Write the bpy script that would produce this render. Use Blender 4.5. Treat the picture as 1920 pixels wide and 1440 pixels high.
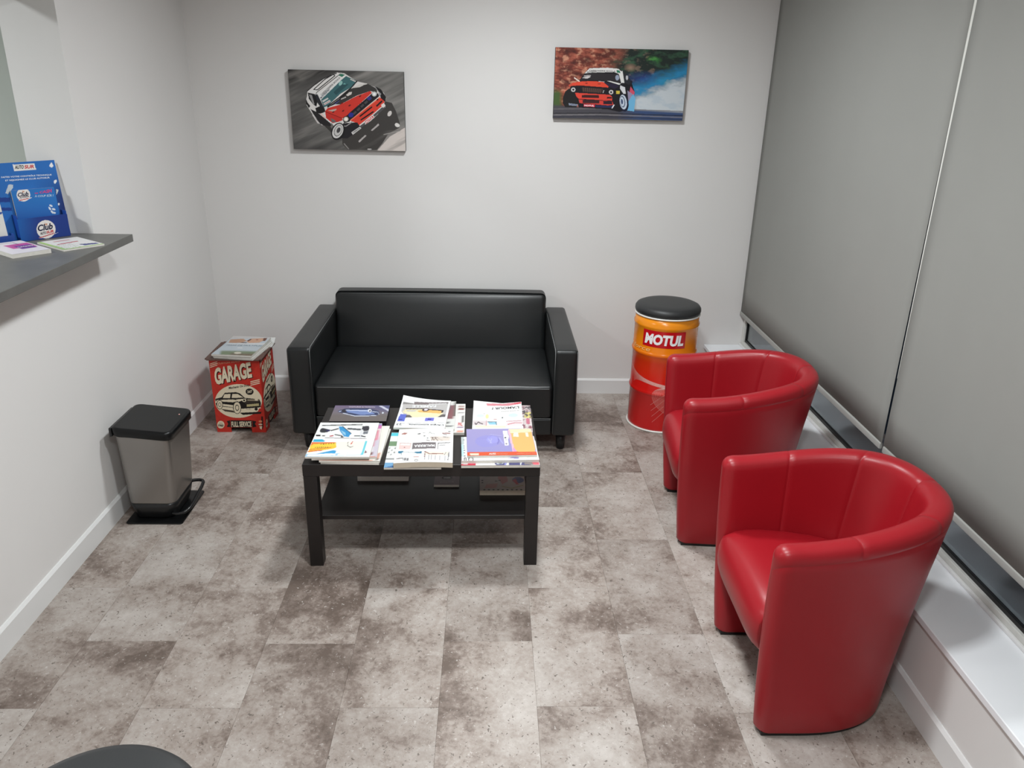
import bpy, bmesh, math, random
import numpy as np
from mathutils import Matrix, Vector, noise as mn

for o in list(bpy.data.objects): bpy.data.objects.remove(o, do_unlink=True)
SC = bpy.context.scene
COL = SC.collection
random.seed(7)
PI = math.pi

# ------------------------------------------------------------------ camera
F_PX = 1484.8
CAM = (1.603, -4.5654, 1.828)
PITCH, YAW, ROLL = 0.3706, 0.0329, 0.0218
fw = Vector((math.sin(YAW)*math.cos(PITCH), math.cos(YAW)*math.cos(PITCH), -math.sin(PITCH)))
r0 = Vector((math.cos(YAW), -math.sin(YAW), 0)); u0 = r0.cross(fw)
rr = math.cos(ROLL)*r0 + math.sin(ROLL)*u0
uu = -math.sin(ROLL)*r0 + math.cos(ROLL)*u0
cd = bpy.data.cameras.new('camera'); cam = bpy.data.objects.new('camera', cd); COL.objects.link(cam)
cam.matrix_world = Matrix(((rr.x, uu.x, -fw.x, CAM[0]), (rr.y, uu.y, -fw.y, CAM[1]), (rr.z, uu.z, -fw.z, CAM[2]), (0, 0, 0, 1)))
cd.sensor_fit = 'HORIZONTAL'; cd.sensor_width = 36.0; cd.lens = F_PX/1920*36.0; cd.clip_start = 0.02
SC.camera = cam

# ------------------------------------------------------------------ world, exposure
w = bpy.data.worlds.new('night'); SC.world = w; w.use_nodes = True
w.node_tree.nodes['Background'].inputs[0].default_value = (0.010, 0.014, 0.022, 1)
w.node_tree.nodes['Background'].inputs[1].default_value = 0.6
SC.view_settings.view_transform = 'Standard'; SC.view_settings.look = 'None'
SC.view_settings.exposure = 0.0; SC.view_settings.gamma = 1.0; SC.view_settings.use_curve_mapping = False
LAMP_WATT, LAMP_R, LAMP_SPREAD = 36.0, 0.14, math.radians(166)     # round recessed LED downlights
LAMPS = [(1.74, -1.36, 0.98), (1.68, -2.80, 0.85), (1.60, -4.30, 0.80)]
OFFICE_LAMP = (-1.2, -2.6, 1.1)
CEIL = 2.62

# ------------------------------------------------------------------ helpers
def lin(c):
    return tuple(((v/255)/12.92 if v/255 <= 0.04045 else ((v/255+0.055)/1.055)**2.4) for v in c)
def L4(c): return (*lin(c), 1)

def mat(name, rgb, rough=0.5, metal=0.0, spec=0.5, noise=None, bump=None, coat=0.0):
    """noise=(scale, amount) varies the colour; bump=(scale, strength)."""
    m = bpy.data.materials.new(name); m.use_nodes = True
    nt = m.node_tree; b = nt.nodes['Principled BSDF']
    b.inputs['Base Color'].default_value = L4(rgb); b.inputs['Roughness'].default_value = rough
    b.inputs['Metallic'].default_value = metal; b.inputs['Specular IOR Level'].default_value = spec
    b.inputs['Coat Weight'].default_value = coat
    tc = nt.nodes.new('ShaderNodeTexCoord')
    if noise:
        n = nt.nodes.new('ShaderNodeTexNoise'); n.inputs['Scale'].default_value = noise[0]; n.inputs['Detail'].default_value = 5
        nt.links.new(tc.outputs['Object'], n.inputs['Vector'])
        mx = nt.nodes.new('ShaderNodeMix'); mx.data_type = 'RGBA'
        d = noise[1]
        mx.inputs['A'].default_value = L4([max(0, v*(1-d)) for v in rgb]); mx.inputs['B'].default_value = L4([min(255, v*(1+d)) for v in rgb])
        nt.links.new(n.outputs['Fac'], mx.inputs['Factor']); nt.links.new(mx.outputs['Result'], b.inputs['Base Color'])
    if bump:
        n = nt.nodes.new('ShaderNodeTexNoise'); n.inputs['Scale'].default_value = bump[0]; n.inputs['Detail'].default_value = 4
        nt.links.new(tc.outputs['Object'], n.inputs['Vector'])
        bp = nt.nodes.new('ShaderNodeBump'); bp.inputs['Strength'].default_value = bump[1]; bp.inputs['Distance'].default_value = 0.002
        nt.links.new(n.outputs['Fac'], bp.inputs['Height']); nt.links.new(bp.outputs['Normal'], b.inputs['Normal'])
    return m

M = {}
M['wall'] = mat('wall_paint', (220, 218, 216), 0.75, spec=0.25, noise=(1.5, 0.012), bump=(260, 0.05))
M['ceiling'] = mat('ceiling_paint', (228, 227, 224), 0.9, spec=0.2)
M['office'] = mat('office_paint', (205, 210, 204), 0.85, spec=0.2)
M['white'] = mat('white_lacquer', (222, 222, 221), 0.38, spec=0.45)
M['sill'] = mat('sill_laminate', (238, 240, 243), 0.3, spec=0.5)
M['alu'] = mat('white_aluminium', (205, 205, 200), 0.4, spec=0.5, noise=(30, 0.05))
M['gasket'] = mat('black_rubber', (16, 17, 18), 0.45)
M['blind'] = mat('blind_fabric', (146, 146, 142), 0.85, spec=0.15, noise=(3, 0.02), bump=(900, 0.15))
M['blind_bar'] = mat('blind_bar', (156, 156, 152), 0.55)
M['counter'] = mat('counter_laminate', (92, 91, 88), 0.42, spec=0.4, noise=(14, 0.12))
M['black_leather'] = mat('black_leather', (22, 24, 25), 0.38, spec=0.5, bump=(420, 0.12))
M['stitch'] = mat('grey_thread', (140, 142, 142), 0.7)
M['black_plastic'] = mat('black_plastic', (20, 21, 22), 0.28)
M['matt_plastic'] = mat('matt_black_plastic', (15, 16, 17), 0.34, spec=0.3)
M['red_leather'] = mat('red_leather', (150, 19, 30), 0.36, spec=0.42, noise=(5, 0.04), bump=(500, 0.10))
M['black_wood'] = mat('black_brown_veneer', (33, 29, 28), 0.42, spec=0.4, noise=(18, 0.12))
M['foot'] = mat('black_foot', (18, 18, 19), 0.4)
M['steel'] = mat('brushed_steel', (150, 146, 142), 0.36, metal=0.85, noise=(4, 0.04))
M['paper'] = mat('paper_edge', (212, 208, 200), 0.7, spec=0.2, noise=(60, 0.05))
M['newsprint'] = mat('newsprint_edge', (196, 184, 166), 0.8, spec=0.2, noise=(60, 0.05))
M['brown_board'] = mat('brown_fibreboard', (92, 66, 58), 0.55, noise=(25, 0.06))
M['red_board'] = mat('red_card', (188, 46, 36), 0.5)
M['blue_card'] = mat('blue_card', (28, 70, 150), 0.4)
M['dark_card'] = mat('dark_card', (34, 26, 34), 0.4)
M['vinyl_black'] = mat('black_vinyl', (40, 41, 42), 0.48, bump=(300, 0.08))
M['rim_white'] = mat('white_rim', (225, 222, 216), 0.35)
M['slot'] = mat('dark_slot', (40, 28, 26), 0.8)
M['slab'] = mat('floor_joint', (168, 160, 153), 0.8)
M['canvas_edge'] = mat('canvas_edge', (30, 29, 30), 0.6)
M['mullion_white'] = mat('mullion_white', (214, 214, 208), 0.5)
led = mat('standby_led', (255, 190, 180), 0.3)
M['led'] = led

def print_mat(name, rough=0.38, spec=0.4, scale=1.0):
    m = bpy.data.materials.new(name); m.use_nodes = True; nt = m.node_tree; b = nt.nodes['Principled BSDF']
    a = nt.nodes.new('ShaderNodeAttribute'); a.attribute_name = 'Col'
    mx = nt.nodes.new('ShaderNodeMix'); mx.data_type = 'RGBA'; mx.blend_type = 'MULTIPLY'; mx.inputs['Factor'].default_value = 1.0   # paper stock reflectance
    mx.inputs['B'].default_value = (scale, scale, scale, 1); nt.links.new(a.outputs['Color'], mx.inputs['A'])
    nt.links.new(mx.outputs['Result'], b.inputs['Base Color'])
    b.inputs['Roughness'].default_value = rough; b.inputs['Specular IOR Level'].default_value = spec
    return m
M['print'] = print_mat('glossy_print', 0.42, 0.3, 0.74)
M['print_card'] = print_mat('card_print', 0.4, 0.35, 0.95)
M['print_matt'] = print_mat('canvas_print', 0.6, 0.25)
M['print_tin'] = print_mat('enamel_print', 0.22, 0.5)

def glass_mat():
    m = bpy.data.materials.new('window_glass'); m.use_nodes = True; b = m.node_tree.nodes['Principled BSDF']
    b.inputs['Base Color'].default_value = (0.72, 0.80, 0.86, 1); b.inputs['Roughness'].default_value = 0.03
    b.inputs['Transmission Weight'].default_value = 1.0; b.inputs['IOR'].default_value = 1.52
    return m
M['glass'] = glass_mat()

def tile_mat():
    m = bpy.data.materials.new('vinyl_stone_tile'); m.use_nodes = True; nt = m.node_tree; b = nt.nodes['Principled BSDF']
    N, Lk = nt.nodes, nt.links
    tc = N.new('ShaderNodeTexCoord'); oi = N.new('ShaderNodeObjectInfo')
    mul = N.new('ShaderNodeMath'); mul.operation = 'MULTIPLY'; mul.inputs[1].default_value = 47.0
    Lk.new(oi.outputs['Random'], mul.inputs[0])
    def nz(scale, detail, rough, dist=0.0):
        n = N.new('ShaderNodeTexNoise'); n.noise_dimensions = '4D'
        n.inputs['Scale'].default_value = scale; n.inputs['Detail'].default_value = detail
        n.inputs['Roughness'].default_value = rough; n.inputs['Distortion'].default_value = dist
        Lk.new(tc.outputs['Object'], n.inputs['Vector']); Lk.new(mul.outputs[0], n.inputs['W']); return n
    def ramp(src, stops):
        r = N.new('ShaderNodeValToRGB'); cr = r.color_ramp
        while len(cr.elements) < len(stops): cr.elements.new(0.5)
        for e, (p, c) in zip(cr.elements, stops): e.position = p; e.color = L4(c)
        Lk.new(src, r.inputs['Fac']); return r
    def mixc(t, a, bb, fac):
        x = N.new('ShaderNodeMix'); x.data_type = 'RGBA'; x.blend_type = t
        Lk.new(a, x.inputs['A']); Lk.new(bb, x.inputs['B'])
        if isinstance(fac, float): x.inputs['Factor'].default_value = fac
        else: Lk.new(fac, x.inputs['Factor'])
        return x
    big = nz(2.6, 5, 0.55, 0.5); mid = nz(11, 6, 0.62, 0.6); grain = nz(55, 5, 0.7, 0.4)
    def madd(a, k, c):
        m_ = N.new('ShaderNodeMath'); m_.operation = 'MULTIPLY_ADD'; Lk.new(a, m_.inputs[0]); m_.inputs[1].default_value = k
        if isinstance(c, float): m_.inputs[2].default_value = c
        else: Lk.new(c, m_.inputs[2])
        return m_.outputs[0]
    val = madd(big.outputs['Fac'], 0.75, madd(mid.outputs['Fac'], 0.34, madd(grain.outputs['Fac'], 0.30, -0.195)))
    base = ramp(val, [(0.36, (99, 86, 78)), (0.43, (126, 113, 105)), (0.49, (152, 141, 133)), (0.56, (166, 157, 150)), (0.68, (184, 177, 171))])
    fine = nz(85, 2, 0.5, 1.2)
    pit = ramp(fine.outputs['Fac'], [(0.32, (255, 255, 255)), (0.36, (0, 0, 0))])
    dark = N.new('ShaderNodeRGB'); dark.outputs[0].default_value = L4((104, 94, 87))
    c2 = mixc('MIX', base.outputs['Color'], dark.outputs[0], pit.outputs['Color'])
    fl = ramp(fine.outputs['Fac'], [(0.655, (0, 0, 0)), (0.70, (210, 210, 210))])
    pale = N.new('ShaderNodeRGB'); pale.outputs[0].default_value = L4((198, 192, 187))
    c3 = mixc('MIX', c2.outputs['Result'], pale.outputs[0], fl.outputs['Color'])
    hv = N.new('ShaderNodeHueSaturation'); Lk.new(c3.outputs['Result'], hv.inputs['Color'])
    mr = N.new('ShaderNodeMapRange'); mr.inputs['To Min'].default_value = 0.93; mr.inputs['To Max'].default_value = 1.07
    Lk.new(oi.outputs['Random'], mr.inputs['Value']); Lk.new(mr.outputs[0], hv.inputs['Value'])
    Lk.new(hv.outputs['Color'], b.inputs['Base Color'])
    b.inputs['Roughness'].default_value = 0.46; b.inputs['Specular IOR Level'].default_value = 0.42
    bp = N.new('ShaderNodeBump'); bp.inputs['Strength'].default_value = 0.12; bp.inputs['Distance'].default_value = 0.002
    Lk.new(fine.outputs['Fac'], bp.inputs['Height']); Lk.new(bp.outputs['Normal'], b.inputs['Normal'])
    return m
M['tile'] = tile_mat()

def drum_mat():
    m = bpy.data.materials.new('drum_enamel'); m.use_nodes = True; nt = m.node_tree; b = nt.nodes['Principled BSDF']
    tc = nt.nodes.new('ShaderNodeTexCoord'); sx = nt.nodes.new('ShaderNodeSeparateXYZ'); r = nt.nodes.new('ShaderNodeValToRGB')
    nt.links.new(tc.outputs['Object'], sx.inputs[0]); nt.links.new(sx.outputs['Z'], r.inputs['Fac'])
    st = [(0.0, (198, 22, 24)), (0.28, (208, 28, 22)), (0.40, (216, 54, 20)), (0.438, (222, 88, 18)), (0.452, (230, 122, 16)), (0.66, (236, 146, 22))]
    cr = r.color_ramp
    while len(cr.elements) < len(st): cr.elements.new(0.5)
    for e, (p, c) in zip(cr.elements, st): e.position = p; e.color = L4(c)
    nt.links.new(r.outputs['Color'], b.inputs['Base Color']); b.inputs['Roughness'].default_value = 0.22
    return m
M['drum'] = drum_mat()

def link(o, parent=None):
    COL.objects.link(o)
    if parent is not None: o.parent = parent
    return o
def tag(o, label, cat, group=None):
    o['label'] = label; o['category'] = cat
    if group: o['group'] = group
    return o
def struct(o): o['kind'] = 'structure'; return o
def empty(name, loc=(0, 0, 0), rz=0.0, parent=None):
    o = bpy.data.objects.new(name, None); o.empty_display_size = 0.1; o.location = loc; o.rotation_euler = (0, 0, rz)
    return link(o, parent)
def obj_bm(name, bm, m, parent=None, smooth=False):
    bmesh.ops.recalc_face_normals(bm, faces=bm.faces[:])
    me = bpy.data.meshes.new(name); bm.to_mesh(me); bm.free()
    for p in me.polygons: p.use_smooth = smooth
    if isinstance(m, str): m = M[m]
    me.materials.append(m)
    return link(bpy.data.objects.new(name, me), parent)
def add_box(bm, lo, hi, bev=0.0, seg=2):
    lo = Vector(lo); hi = Vector(hi)
    g = bmesh.ops.create_cube(bm, size=1.0, matrix=Matrix.Translation((lo+hi)/2) @ Matrix.Diagonal((*(hi-lo), 1)))
    if bev > 0:
        es = list({e for v in g['verts'] for e in v.link_edges})
        bmesh.ops.bevel(bm, geom=es, offset=bev, segments=seg, profile=0.5, affect='EDGES')
def box(name, lo, hi, m, parent=None, bev=0.0, seg=2, smooth=False):
    bm = bmesh.new(); add_box(bm, lo, hi, bev, seg)
    return obj_bm(name, bm, m, parent, smooth)
def boxes(name, lst, m, parent=None, bev=0.0):
    bm = bmesh.new()
    for lo, hi in lst: add_box(bm, lo, hi, bev)
    return obj_bm(name, bm, m, parent)
def tube(name, pts, r, m, parent=None, segs=8, closed=False):
    bm = bmesh.new(); pts = [Vector(p) for p in pts]; rings = []; n = len(pts)
    for i, p in enumerate(pts):
        a = pts[i-1] if (i > 0 or closed) else p; b = pts[(i+1) % n] if (i < n-1 or closed) else p
        t = (b-a).normalized(); x = t.cross(Vector((0, 0, 1)))
        if x.length < 1e-3: x = t.cross(Vector((0, 1, 0)))
        x.normalize(); y = t.cross(x)
        rings.append([bm.verts.new(p + r*(math.cos(2*PI*k/segs)*x + math.sin(2*PI*k/segs)*y)) for k in range(segs)])
    for i in range(n if closed else n-1):
        A, B = rings[i], rings[(i+1) % n]
        for k in range(segs): bm.faces.new((A[k], A[(k+1) % segs], B[(k+1) % segs], B[k]))
    if not closed: bm.faces.new(rings[0]); bm.faces.new(rings[-1][::-1])
    return obj_bm(name, bm, m, parent, True)
def lathe(name, prof, m, parent=None, segs=48, center=(0, 0, 0)):
    bm = bmesh.new(); cx, cy, cz = center; rings = []
    for r, z in prof:
        if r < 1e-5: rings.append([bm.verts.new((cx, cy, cz+z))])
        else: rings.append([bm.verts.new((cx+r*math.cos(2*PI*k/segs), cy+r*math.sin(2*PI*k/segs), cz+z)) for k in range(segs)])
    for A, B in zip(rings, rings[1:]):
        for k in range(segs):
            k2 = (k+1) % segs
            if len(A) == 1 and len(B) == 1: continue
            if len(A) == 1: bm.faces.new((A[0], B[k], B[k2]))
            elif len(B) == 1: bm.faces.new((A[k], A[k2], B[0]))
            else: bm.faces.new((A[k], A[k2], B[k2], B[k]))
    return obj_bm(name, bm, m, parent, True)
def ticks(h, r, n=8, k=4):
    e = [-h + r*(1-math.cos(PI/2*i/k)) for i in range(k)]
    return e + list(np.linspace(-h+r, h-r, n)) + [-v for v in e[::-1]]
def pbox(name, lo, hi, r, m, parent=None, bulge=(0, 0, 0), n=8, warp=None):
    """rounded cushion-like box, optionally bulging outwards and warped."""
    lo = Vector(lo); hi = Vector(hi); c = (lo+hi)/2; h = (hi-lo)/2
    T = [ticks(h[i], r, n) for i in range(3)]
    bm = bmesh.new()
    for ax in range(3):
        a, b = (ax+1) % 3, (ax+2) % 3
        for s in (-1, 1):
            grid = []
            for p in T[a]:
                row = []
                for q in T[b]:
                    v = [0, 0, 0]; v[ax] = s*h[ax]; v[a] = p; v[b] = q
                    inn = [max(-(h[i]-r), min(h[i]-r, v[i])) for i in range(3)]
                    d = Vector([v[i]-inn[i] for i in range(3)])
                    if d.length > 1e-9: d = d.normalized()*r
                    x = Vector(inn)+d
                    for i in range(3):
                        j, k = (i+1) % 3, (i+2) % 3
                        x[i] += bulge[i]*(x[i]/h[i])*max(0, 1-(x[j]/h[j])**2)*max(0, 1-(x[k]/h[k])**2)
                    x = x + c
                    if warp: x = Vector(warp(x))
                    row.append(bm.verts.new(x))
                grid.append(row)
            for i in range(len(T[a])-1):
                for j in range(len(T[b])-1):
                    bm.faces.new((grid[i][j], grid[i+1][j], grid[i+1][j+1], grid[i][j+1]))
    bmesh.ops.remove_doubles(bm, verts=bm.verts[:], dist=1e-5)
    return obj_bm(name, bm, m, parent, True)

# ------------------------------------------------------------------ flat print: a grid of vertex colours plus real lettering
def homog(src, dst):
    A = []
    for (x, y), (u, v) in zip(src, dst):
        A.append([x, y, 1, 0, 0, 0, -u*x, -u*y, -u]); A.append([0, 0, 0, x, y, 1, -v*x, -v*y, -v])
    _, _, Vt = np.linalg.svd(np.array(A, float)); return Vt[-1].reshape(3, 3)
class Art:
    """colours on an (nx+1)x(ny+1) grid; quad = corners TL,TR,BR,BL of the surface in the tracing coordinates."""
    def __init__(s, nx, ny, base, quad=((0, 1), (1, 1), (1, 0), (0, 0))):
        s.nx, s.ny = nx, ny
        s.U, s.V = np.meshgrid(np.linspace(0, 1, nx+1), np.linspace(0, 1, ny+1))
        s.C = np.zeros((ny+1, nx+1, 3)); s.C[:] = lin(base)
        s.H = homog(quad, ((0, 1), (1, 1), (1, 0), (0, 0))); Hi = np.linalg.inv(s.H)
        P = np.stack([s.U, s.V, np.ones_like(s.U)], -1) @ Hi.T
        s.X, s.Y = P[..., 0]/P[..., 2], P[..., 1]/P[..., 2]
        s.texts = []
    def uv(s, p):
        q = s.H @ np.array([p[0], p[1], 1.0]); return q[:2]/q[2]
    def put(s, mask, rgb, a=1.0):
        m = (np.clip(mask, 0, 1)*a)[..., None]; s.C[:] = s.C*(1-m) + np.array(lin(rgb))*m
    def poly(s, pts, rgb, a=1.0):
        ins = np.zeros(s.X.shape, bool); n = len(pts)
        for i in range(n):
            (x1, y1), (x2, y2) = pts[i], pts[(i+1) % n]
            if y1 == y2: continue
            c = (s.Y < y1) != (s.Y < y2)
            ins ^= c & (s.X < (x2-x1)*(s.Y-y1)/(y2-y1)+x1)
        s.put(ins.astype(float), rgb, a)
    def rect(s, x0, y0, x1, y1, rgb, a=1.0): s.poly([(x0, y0), (x1, y0), (x1, y1), (x0, y1)], rgb, a)
    def ell(s, cx, cy, rx, ry, rgb, rot=0.0, a=1.0):
        c, n = math.cos(rot), math.sin(rot); dx, dy = s.X-cx, s.Y-cy
        s.put((((dx*c+dy*n)/rx)**2+((-dx*n+dy*c)/ry)**2 < 1).astype(float), rgb, a)
    def line(s, pts, wd, rgb, a=1.0):
        for (x1, y1), (x2, y2) in zip(pts, pts[1:]):
            dx, dy = x2-x1, y2-y1; l2 = dx*dx+dy*dy+1e-9
            t = np.clip(((s.X-x1)*dx+(s.Y-y1)*dy)/l2, 0, 1)
            d = np.hypot(s.X-x1-t*dx, s.Y-y1-t*dy); s.put((d < wd/2).astype(float), rgb, a)
    def nz(s, sx, sy, rot=0.0, seed=0.0, octaves=4):
        c, n = math.cos(rot), math.sin(rot); o = np.zeros(s.X.shape)
        XX, YY = (s.X*c+s.Y*n)*sx, (-s.X*n+s.Y*c)*sy
        for i in range(s.ny+1):
            for j in range(s.nx+1): o[i, j] = mn.fractal(Vector((XX[i, j], YY[i, j], seed)), 0.8, 2.0, octaves)
        return o
    def text(s, t, quad, rgb, bold=0.0, shear=0.0):
        """quad: TL,TR,BR,BL of the lettering's bounding box in tracing coordinates."""
        s.texts.append((t, [s.uv(p) for p in quad], rgb, bold, shear))

_tc = {}
def text_mesh(t, bold, shear):
    k = (t, bold, shear)
    if k not in _tc:
        cu = bpy.data.curves.new('lettering', 'FONT'); cu.body = t; cu.offset = bold; cu.shear = shear; cu.resolution_u = 3
        o = bpy.data.objects.new('lettering', cu); COL.objects.link(o)
        dg = bpy.context.evaluated_depsgraph_get(); dg.update(); me = bpy.data.meshes.new_from_object(o.evaluated_get(dg))
        v = np.empty(len(me.vertices)*3); me.vertices.foreach_get('co', v); v = v.reshape(-1, 3)[:, :2]
        lo, hi = v.min(0), v.max(0); v = (v-lo)/(hi-lo)
        f = [tuple(p.vertices) for p in me.polygons]
        bpy.data.objects.remove(o, do_unlink=True); bpy.data.meshes.remove(me); bpy.data.curves.remove(cu)
        _tc[k] = (v, f)
    return _tc[k]
def art_obj(name, art, mapf, m, parent, off=0.0004, toff=0.0004, grid=True):
    """mapf(u, v, k) -> points k metres above the printed surface."""
    V, Fc, C = [], [], []
    nx, ny = art.nx, art.ny
    base = 0
    if grid:
        V.append(mapf(art.U.ravel(), art.V.ravel(), off)); C.append(art.C.reshape(-1, 3))
        for i in range(ny):
            for j in range(nx):
                a = i*(nx+1)+j; Fc.append((a, a+1, a+nx+2, a+nx+1))
        base = (nx+1)*(ny+1)
    for ti, (t, q, rgb, bold, shear) in enumerate(art.texts):
        v, f = text_mesh(t, bold, shear)
        TL, TR, BR, BL = q; x, y = v[:, :1], v[:, 1:]
        uv = (BL*(1-x)+BR*x)*(1-y) + (TL*(1-x)+TR*x)*y
        V.append(mapf(uv[:, 0], uv[:, 1], off+toff*(1+0.12*ti))); C.append(np.tile(lin(rgb), (len(v), 1)))
        Fc += [tuple(i+base for i in p) for p in f]; base += len(v)
    V = np.concatenate(V); C = np.concatenate(C)
    me = bpy.data.meshes.new(name); me.from_pydata(V.tolist(), [], Fc)
    at = me.color_attributes.new('Col', 'FLOAT_COLOR', 'POINT')
    at.data.foreach_set('color', np.concatenate([C, np.ones((len(C), 1))], 1).ravel())
    me.materials.append(M[m]); me.update()
    return link(bpy.data.objects.new(name, me), parent)
def plane_map(o, eu, ev, n):
    o, eu, ev, n = [np.array(x, float) for x in (o, eu, ev, n)]
    return lambda u, v, k: o + np.outer(u, eu) + np.outer(v, ev) + k*n

# ================================================================== the setting
XW, XF, ZS = 3.1455, 2.934, 0.327        # window plane, low wall face, sill height
YB = -5.6                                # wall behind the camera
OP_Y0, OP_Y1, OP_Z0, OP_Z1 = -3.6, -1.31, 1.17, 2.09   # hatch in the left wall
WT = 0.212

slab = struct(box('floor', (-2.2, YB-0.1, -0.12), (3.4, 0.1, -0.004), 'slab'))
# tiles: 305 x 613 mm, running bond
TW, TL_ = 0.305, 0.613
full = bmesh.new(); add_box(full, (-TW/2+0.0002, -TL_/2+0.0002, -0.004), (TW/2-0.0002, TL_/2-0.0002, 0.0), 0.0005, 1)
fm = bpy.data.meshes.new('tile'); full.to_mesh(fm); full.free(); fm.materials.append(M['tile'])
offs = {0: -2.327, 1: -2.02, 2: -2.29, 3: -2.05, -1: -2.024, -2: -2.341}
for k in range(-5, 6):
    x0, x1 = 1.461+TW*k, 1.461+TW*(k+1)
    yo = offs.get(k, -2.327 if k % 2 == 0 else -2.024)
    for j in range(-7, 6):
        y0, y1 = yo+TL_*j, yo+TL_*(j+1)
        a0, a1, b0, b1 = max(x0, 0.0), min(x1, XF), max(y0, YB), min(y1, 0.0)
        if a1-a0 < 0.005 or b1-b0 < 0.005: continue
        if a1-a0 > TW-1e-4 and b1-b0 > TL_-1e-4:
            t = link(bpy.data.objects.new('tile', fm), slab); t.location = ((x0+x1)/2, (y0+y1)/2, 0)
        else:
            cx, cy = (x0+x1)/2, (y0+y1)/2
            t = box('tile', (a0-cx+0.0003, b0-cy+0.0003, -0.004), (a1-cx-0.0003, b1-cy-0.0003, 0.0), 'tile', slab); t.location = (cx, cy, 0)
struct(box('ceiling', (-2.2, YB-0.1, CEIL), (3.4, 0.1, CEIL+0.1), 'ceiling'))
struct(box('wall_back', (-WT, 0.0, -0.004), (3.4, 0.12, CEIL), 'wall'))
struct(boxes('wall_left', [((-WT, YB, -0.004), (0, OP_Y0, CEIL)), ((-WT, OP_Y1, -0.004), (0, 0, CEIL)),
                           ((-WT, OP_Y0, -0.004), (0, OP_Y1, OP_Z0)), ((-WT, OP_Y0, OP_Z1), (0, OP_Y1, CEIL))], 'wall'))
struct(box('wall_front', (-2.2, YB-0.12, -0.004), (3.4, YB, CEIL), 'wall'))
struct(boxes('wall_right', [((XF, YB, -0.004), (3.4, 0, ZS-0.022)), ((XW-0.01, YB, 2.42), (3.4, 0, CEIL))], 'wall'))
struct(boxes('wall_office', [((-2.2, -0.42, -0.004), (-WT, -0.3, CEIL)), ((-2.3, YB, -0.004), (-2.2, -0.3, CEIL))], 'office'))
struct(box('trim_1', (XF-0.014, YB+0.002, ZS-0.022), (XW+0.012, -0.001, ZS), 'sill', bev=0.0025))
def baseboard(name, along, a, b, face, sgn):
    # profile: 95 mm high, 12 mm thick with a chamfered top
    prof = [(0, 0), (0.012, 0), (0.012, 0.086), (0.005, 0.096), (0, 0.096)]
    bm = bmesh.new(); rings = []
    for t in (a, b):
        rings.append([bm.verts.new(((face+sgn*p, t, z) if along == 'y' else (t, face+sgn*p, z))) for p, z in prof])
    n = len(prof)
    for k in range(n): bm.faces.new((rings[0][k], rings[0][(k+1) % n], rings[1][(k+1) % n], rings[1][k]))
    bm.faces.new(rings[0]); bm.faces.new(rings[1][::-1])
    return struct(obj_bm(name, bm, 'white'))
baseboard('baseboard_left', 'y', YB+0.01, -0.0005, 0.0, 1)
baseboard('baseboard_back', 'x', 0.013, XF-0.013, 0.0, -1)
baseboard('baseboard_right', 'y', YB+0.01, -0.0005, XF, -1)

# window behind the blinds
win = struct(empty('window_1', (XW+0.03, -1.8, ZS)))
def wpart(name, lo, hi, m, bev=0.0):
    o = box(name, [lo[i]-win.location[i] for i in range(3)], [hi[i]-win.location[i] for i in range(3)], m, win, bev); return o
wpart('bottom_rail', (XW-0.0, YB, ZS+0.001), (XW+0.06, -0.002, ZS+0.030), 'alu', 0.002)
wpart('sealant_bead', (XW-0.012, YB, ZS+0.0005), (XW+0.0, -0.002, ZS+0.012), 'white', 0.003)
wpart('jamb', (XW, -0.034, ZS+0.03), (XW+0.06, -0.002, 2.42), 'alu', 0.002)
for y0, y1 in ((-1.816, -0.034), (-3.696, -1.876), (YB, -3.756)):
    wpart('gasket', (XW+0.012, y0, ZS+0.030), (XW+0.03, y1, ZS+0.043), 'gasket')
    wpart('gasket', (XW+0.012, y1-0.013, ZS+0.043), (XW+0.03, y1, 2.42), 'gasket')
    wpart('gasket', (XW+0.012, y0, ZS+0.043), (XW+0.03, y0+0.013, 2.42), 'gasket')
    wpart('pane', (XW+0.018, y0+0.01, ZS+0.04), (XW+0.026, y1-0.01, 2.42), 'glass')
for y0 in (-1.876, -3.756):
    wpart('mullion', (XW+0.002, y0, ZS+0.03), (XW+0.06, y0+0.06, 2.42), 'mullion_white', 0.002)

def blind(y0, y1, xb, label, tilt=0.0):
    root = empty('roller_blind', (xb, (y0+y1)/2, 0.515)); h = (y1-y0)/2
    bm = bmesh.new(); n = 30; rows = []
    for z in np.linspace(0.02, 1.84, 14):
        rows.append([bm.verts.new((0.0015*math.sin(t*9+z)+0.0, -h+2*h*t + (tilt*(1-z/1.9) if t == 1 else 0), z)) for t in np.linspace(0, 1, n)])
    for A, B in zip(rows, rows[1:]):
        for a in range(n-1): bm.faces.new((A[a], A[a+1], B[a+1], B[a]))
    f = obj_bm('fabric', bm, 'blind', root, True); so = f.modifiers.new('thickness', 'SOLIDIFY'); so.thickness = 0.0012
    box('bottom_bar', (-0.007, -h+0.002, 0.0), (0.007, h-0.002, 0.026), 'blind_bar', root, 0.004, 3, True)
    pr = [(0.028*math.cos(a), 1.86+0.028*math.sin(a)) for a in np.linspace(0, 2*PI, 20, endpoint=False)]
    tube('roller', [(0, -h+0.005, 1.86), (0, h-0.005, 1.86)], 0.022, 'alu', root, 16)
    return tag(root, label, 'blind')
blind(-1.845, -0.006, 3.121, 'grey roller blind meeting the back wall, hanging behind the red chairs')
b2 = blind(-3.70, -1.868, 3.119, 'grey roller blind further from the back wall, beside its twin', 0.005)
bm = bmesh.new(); hb = (3.70-1.868)/2                       # pale tape along the free edge of this blind
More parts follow.
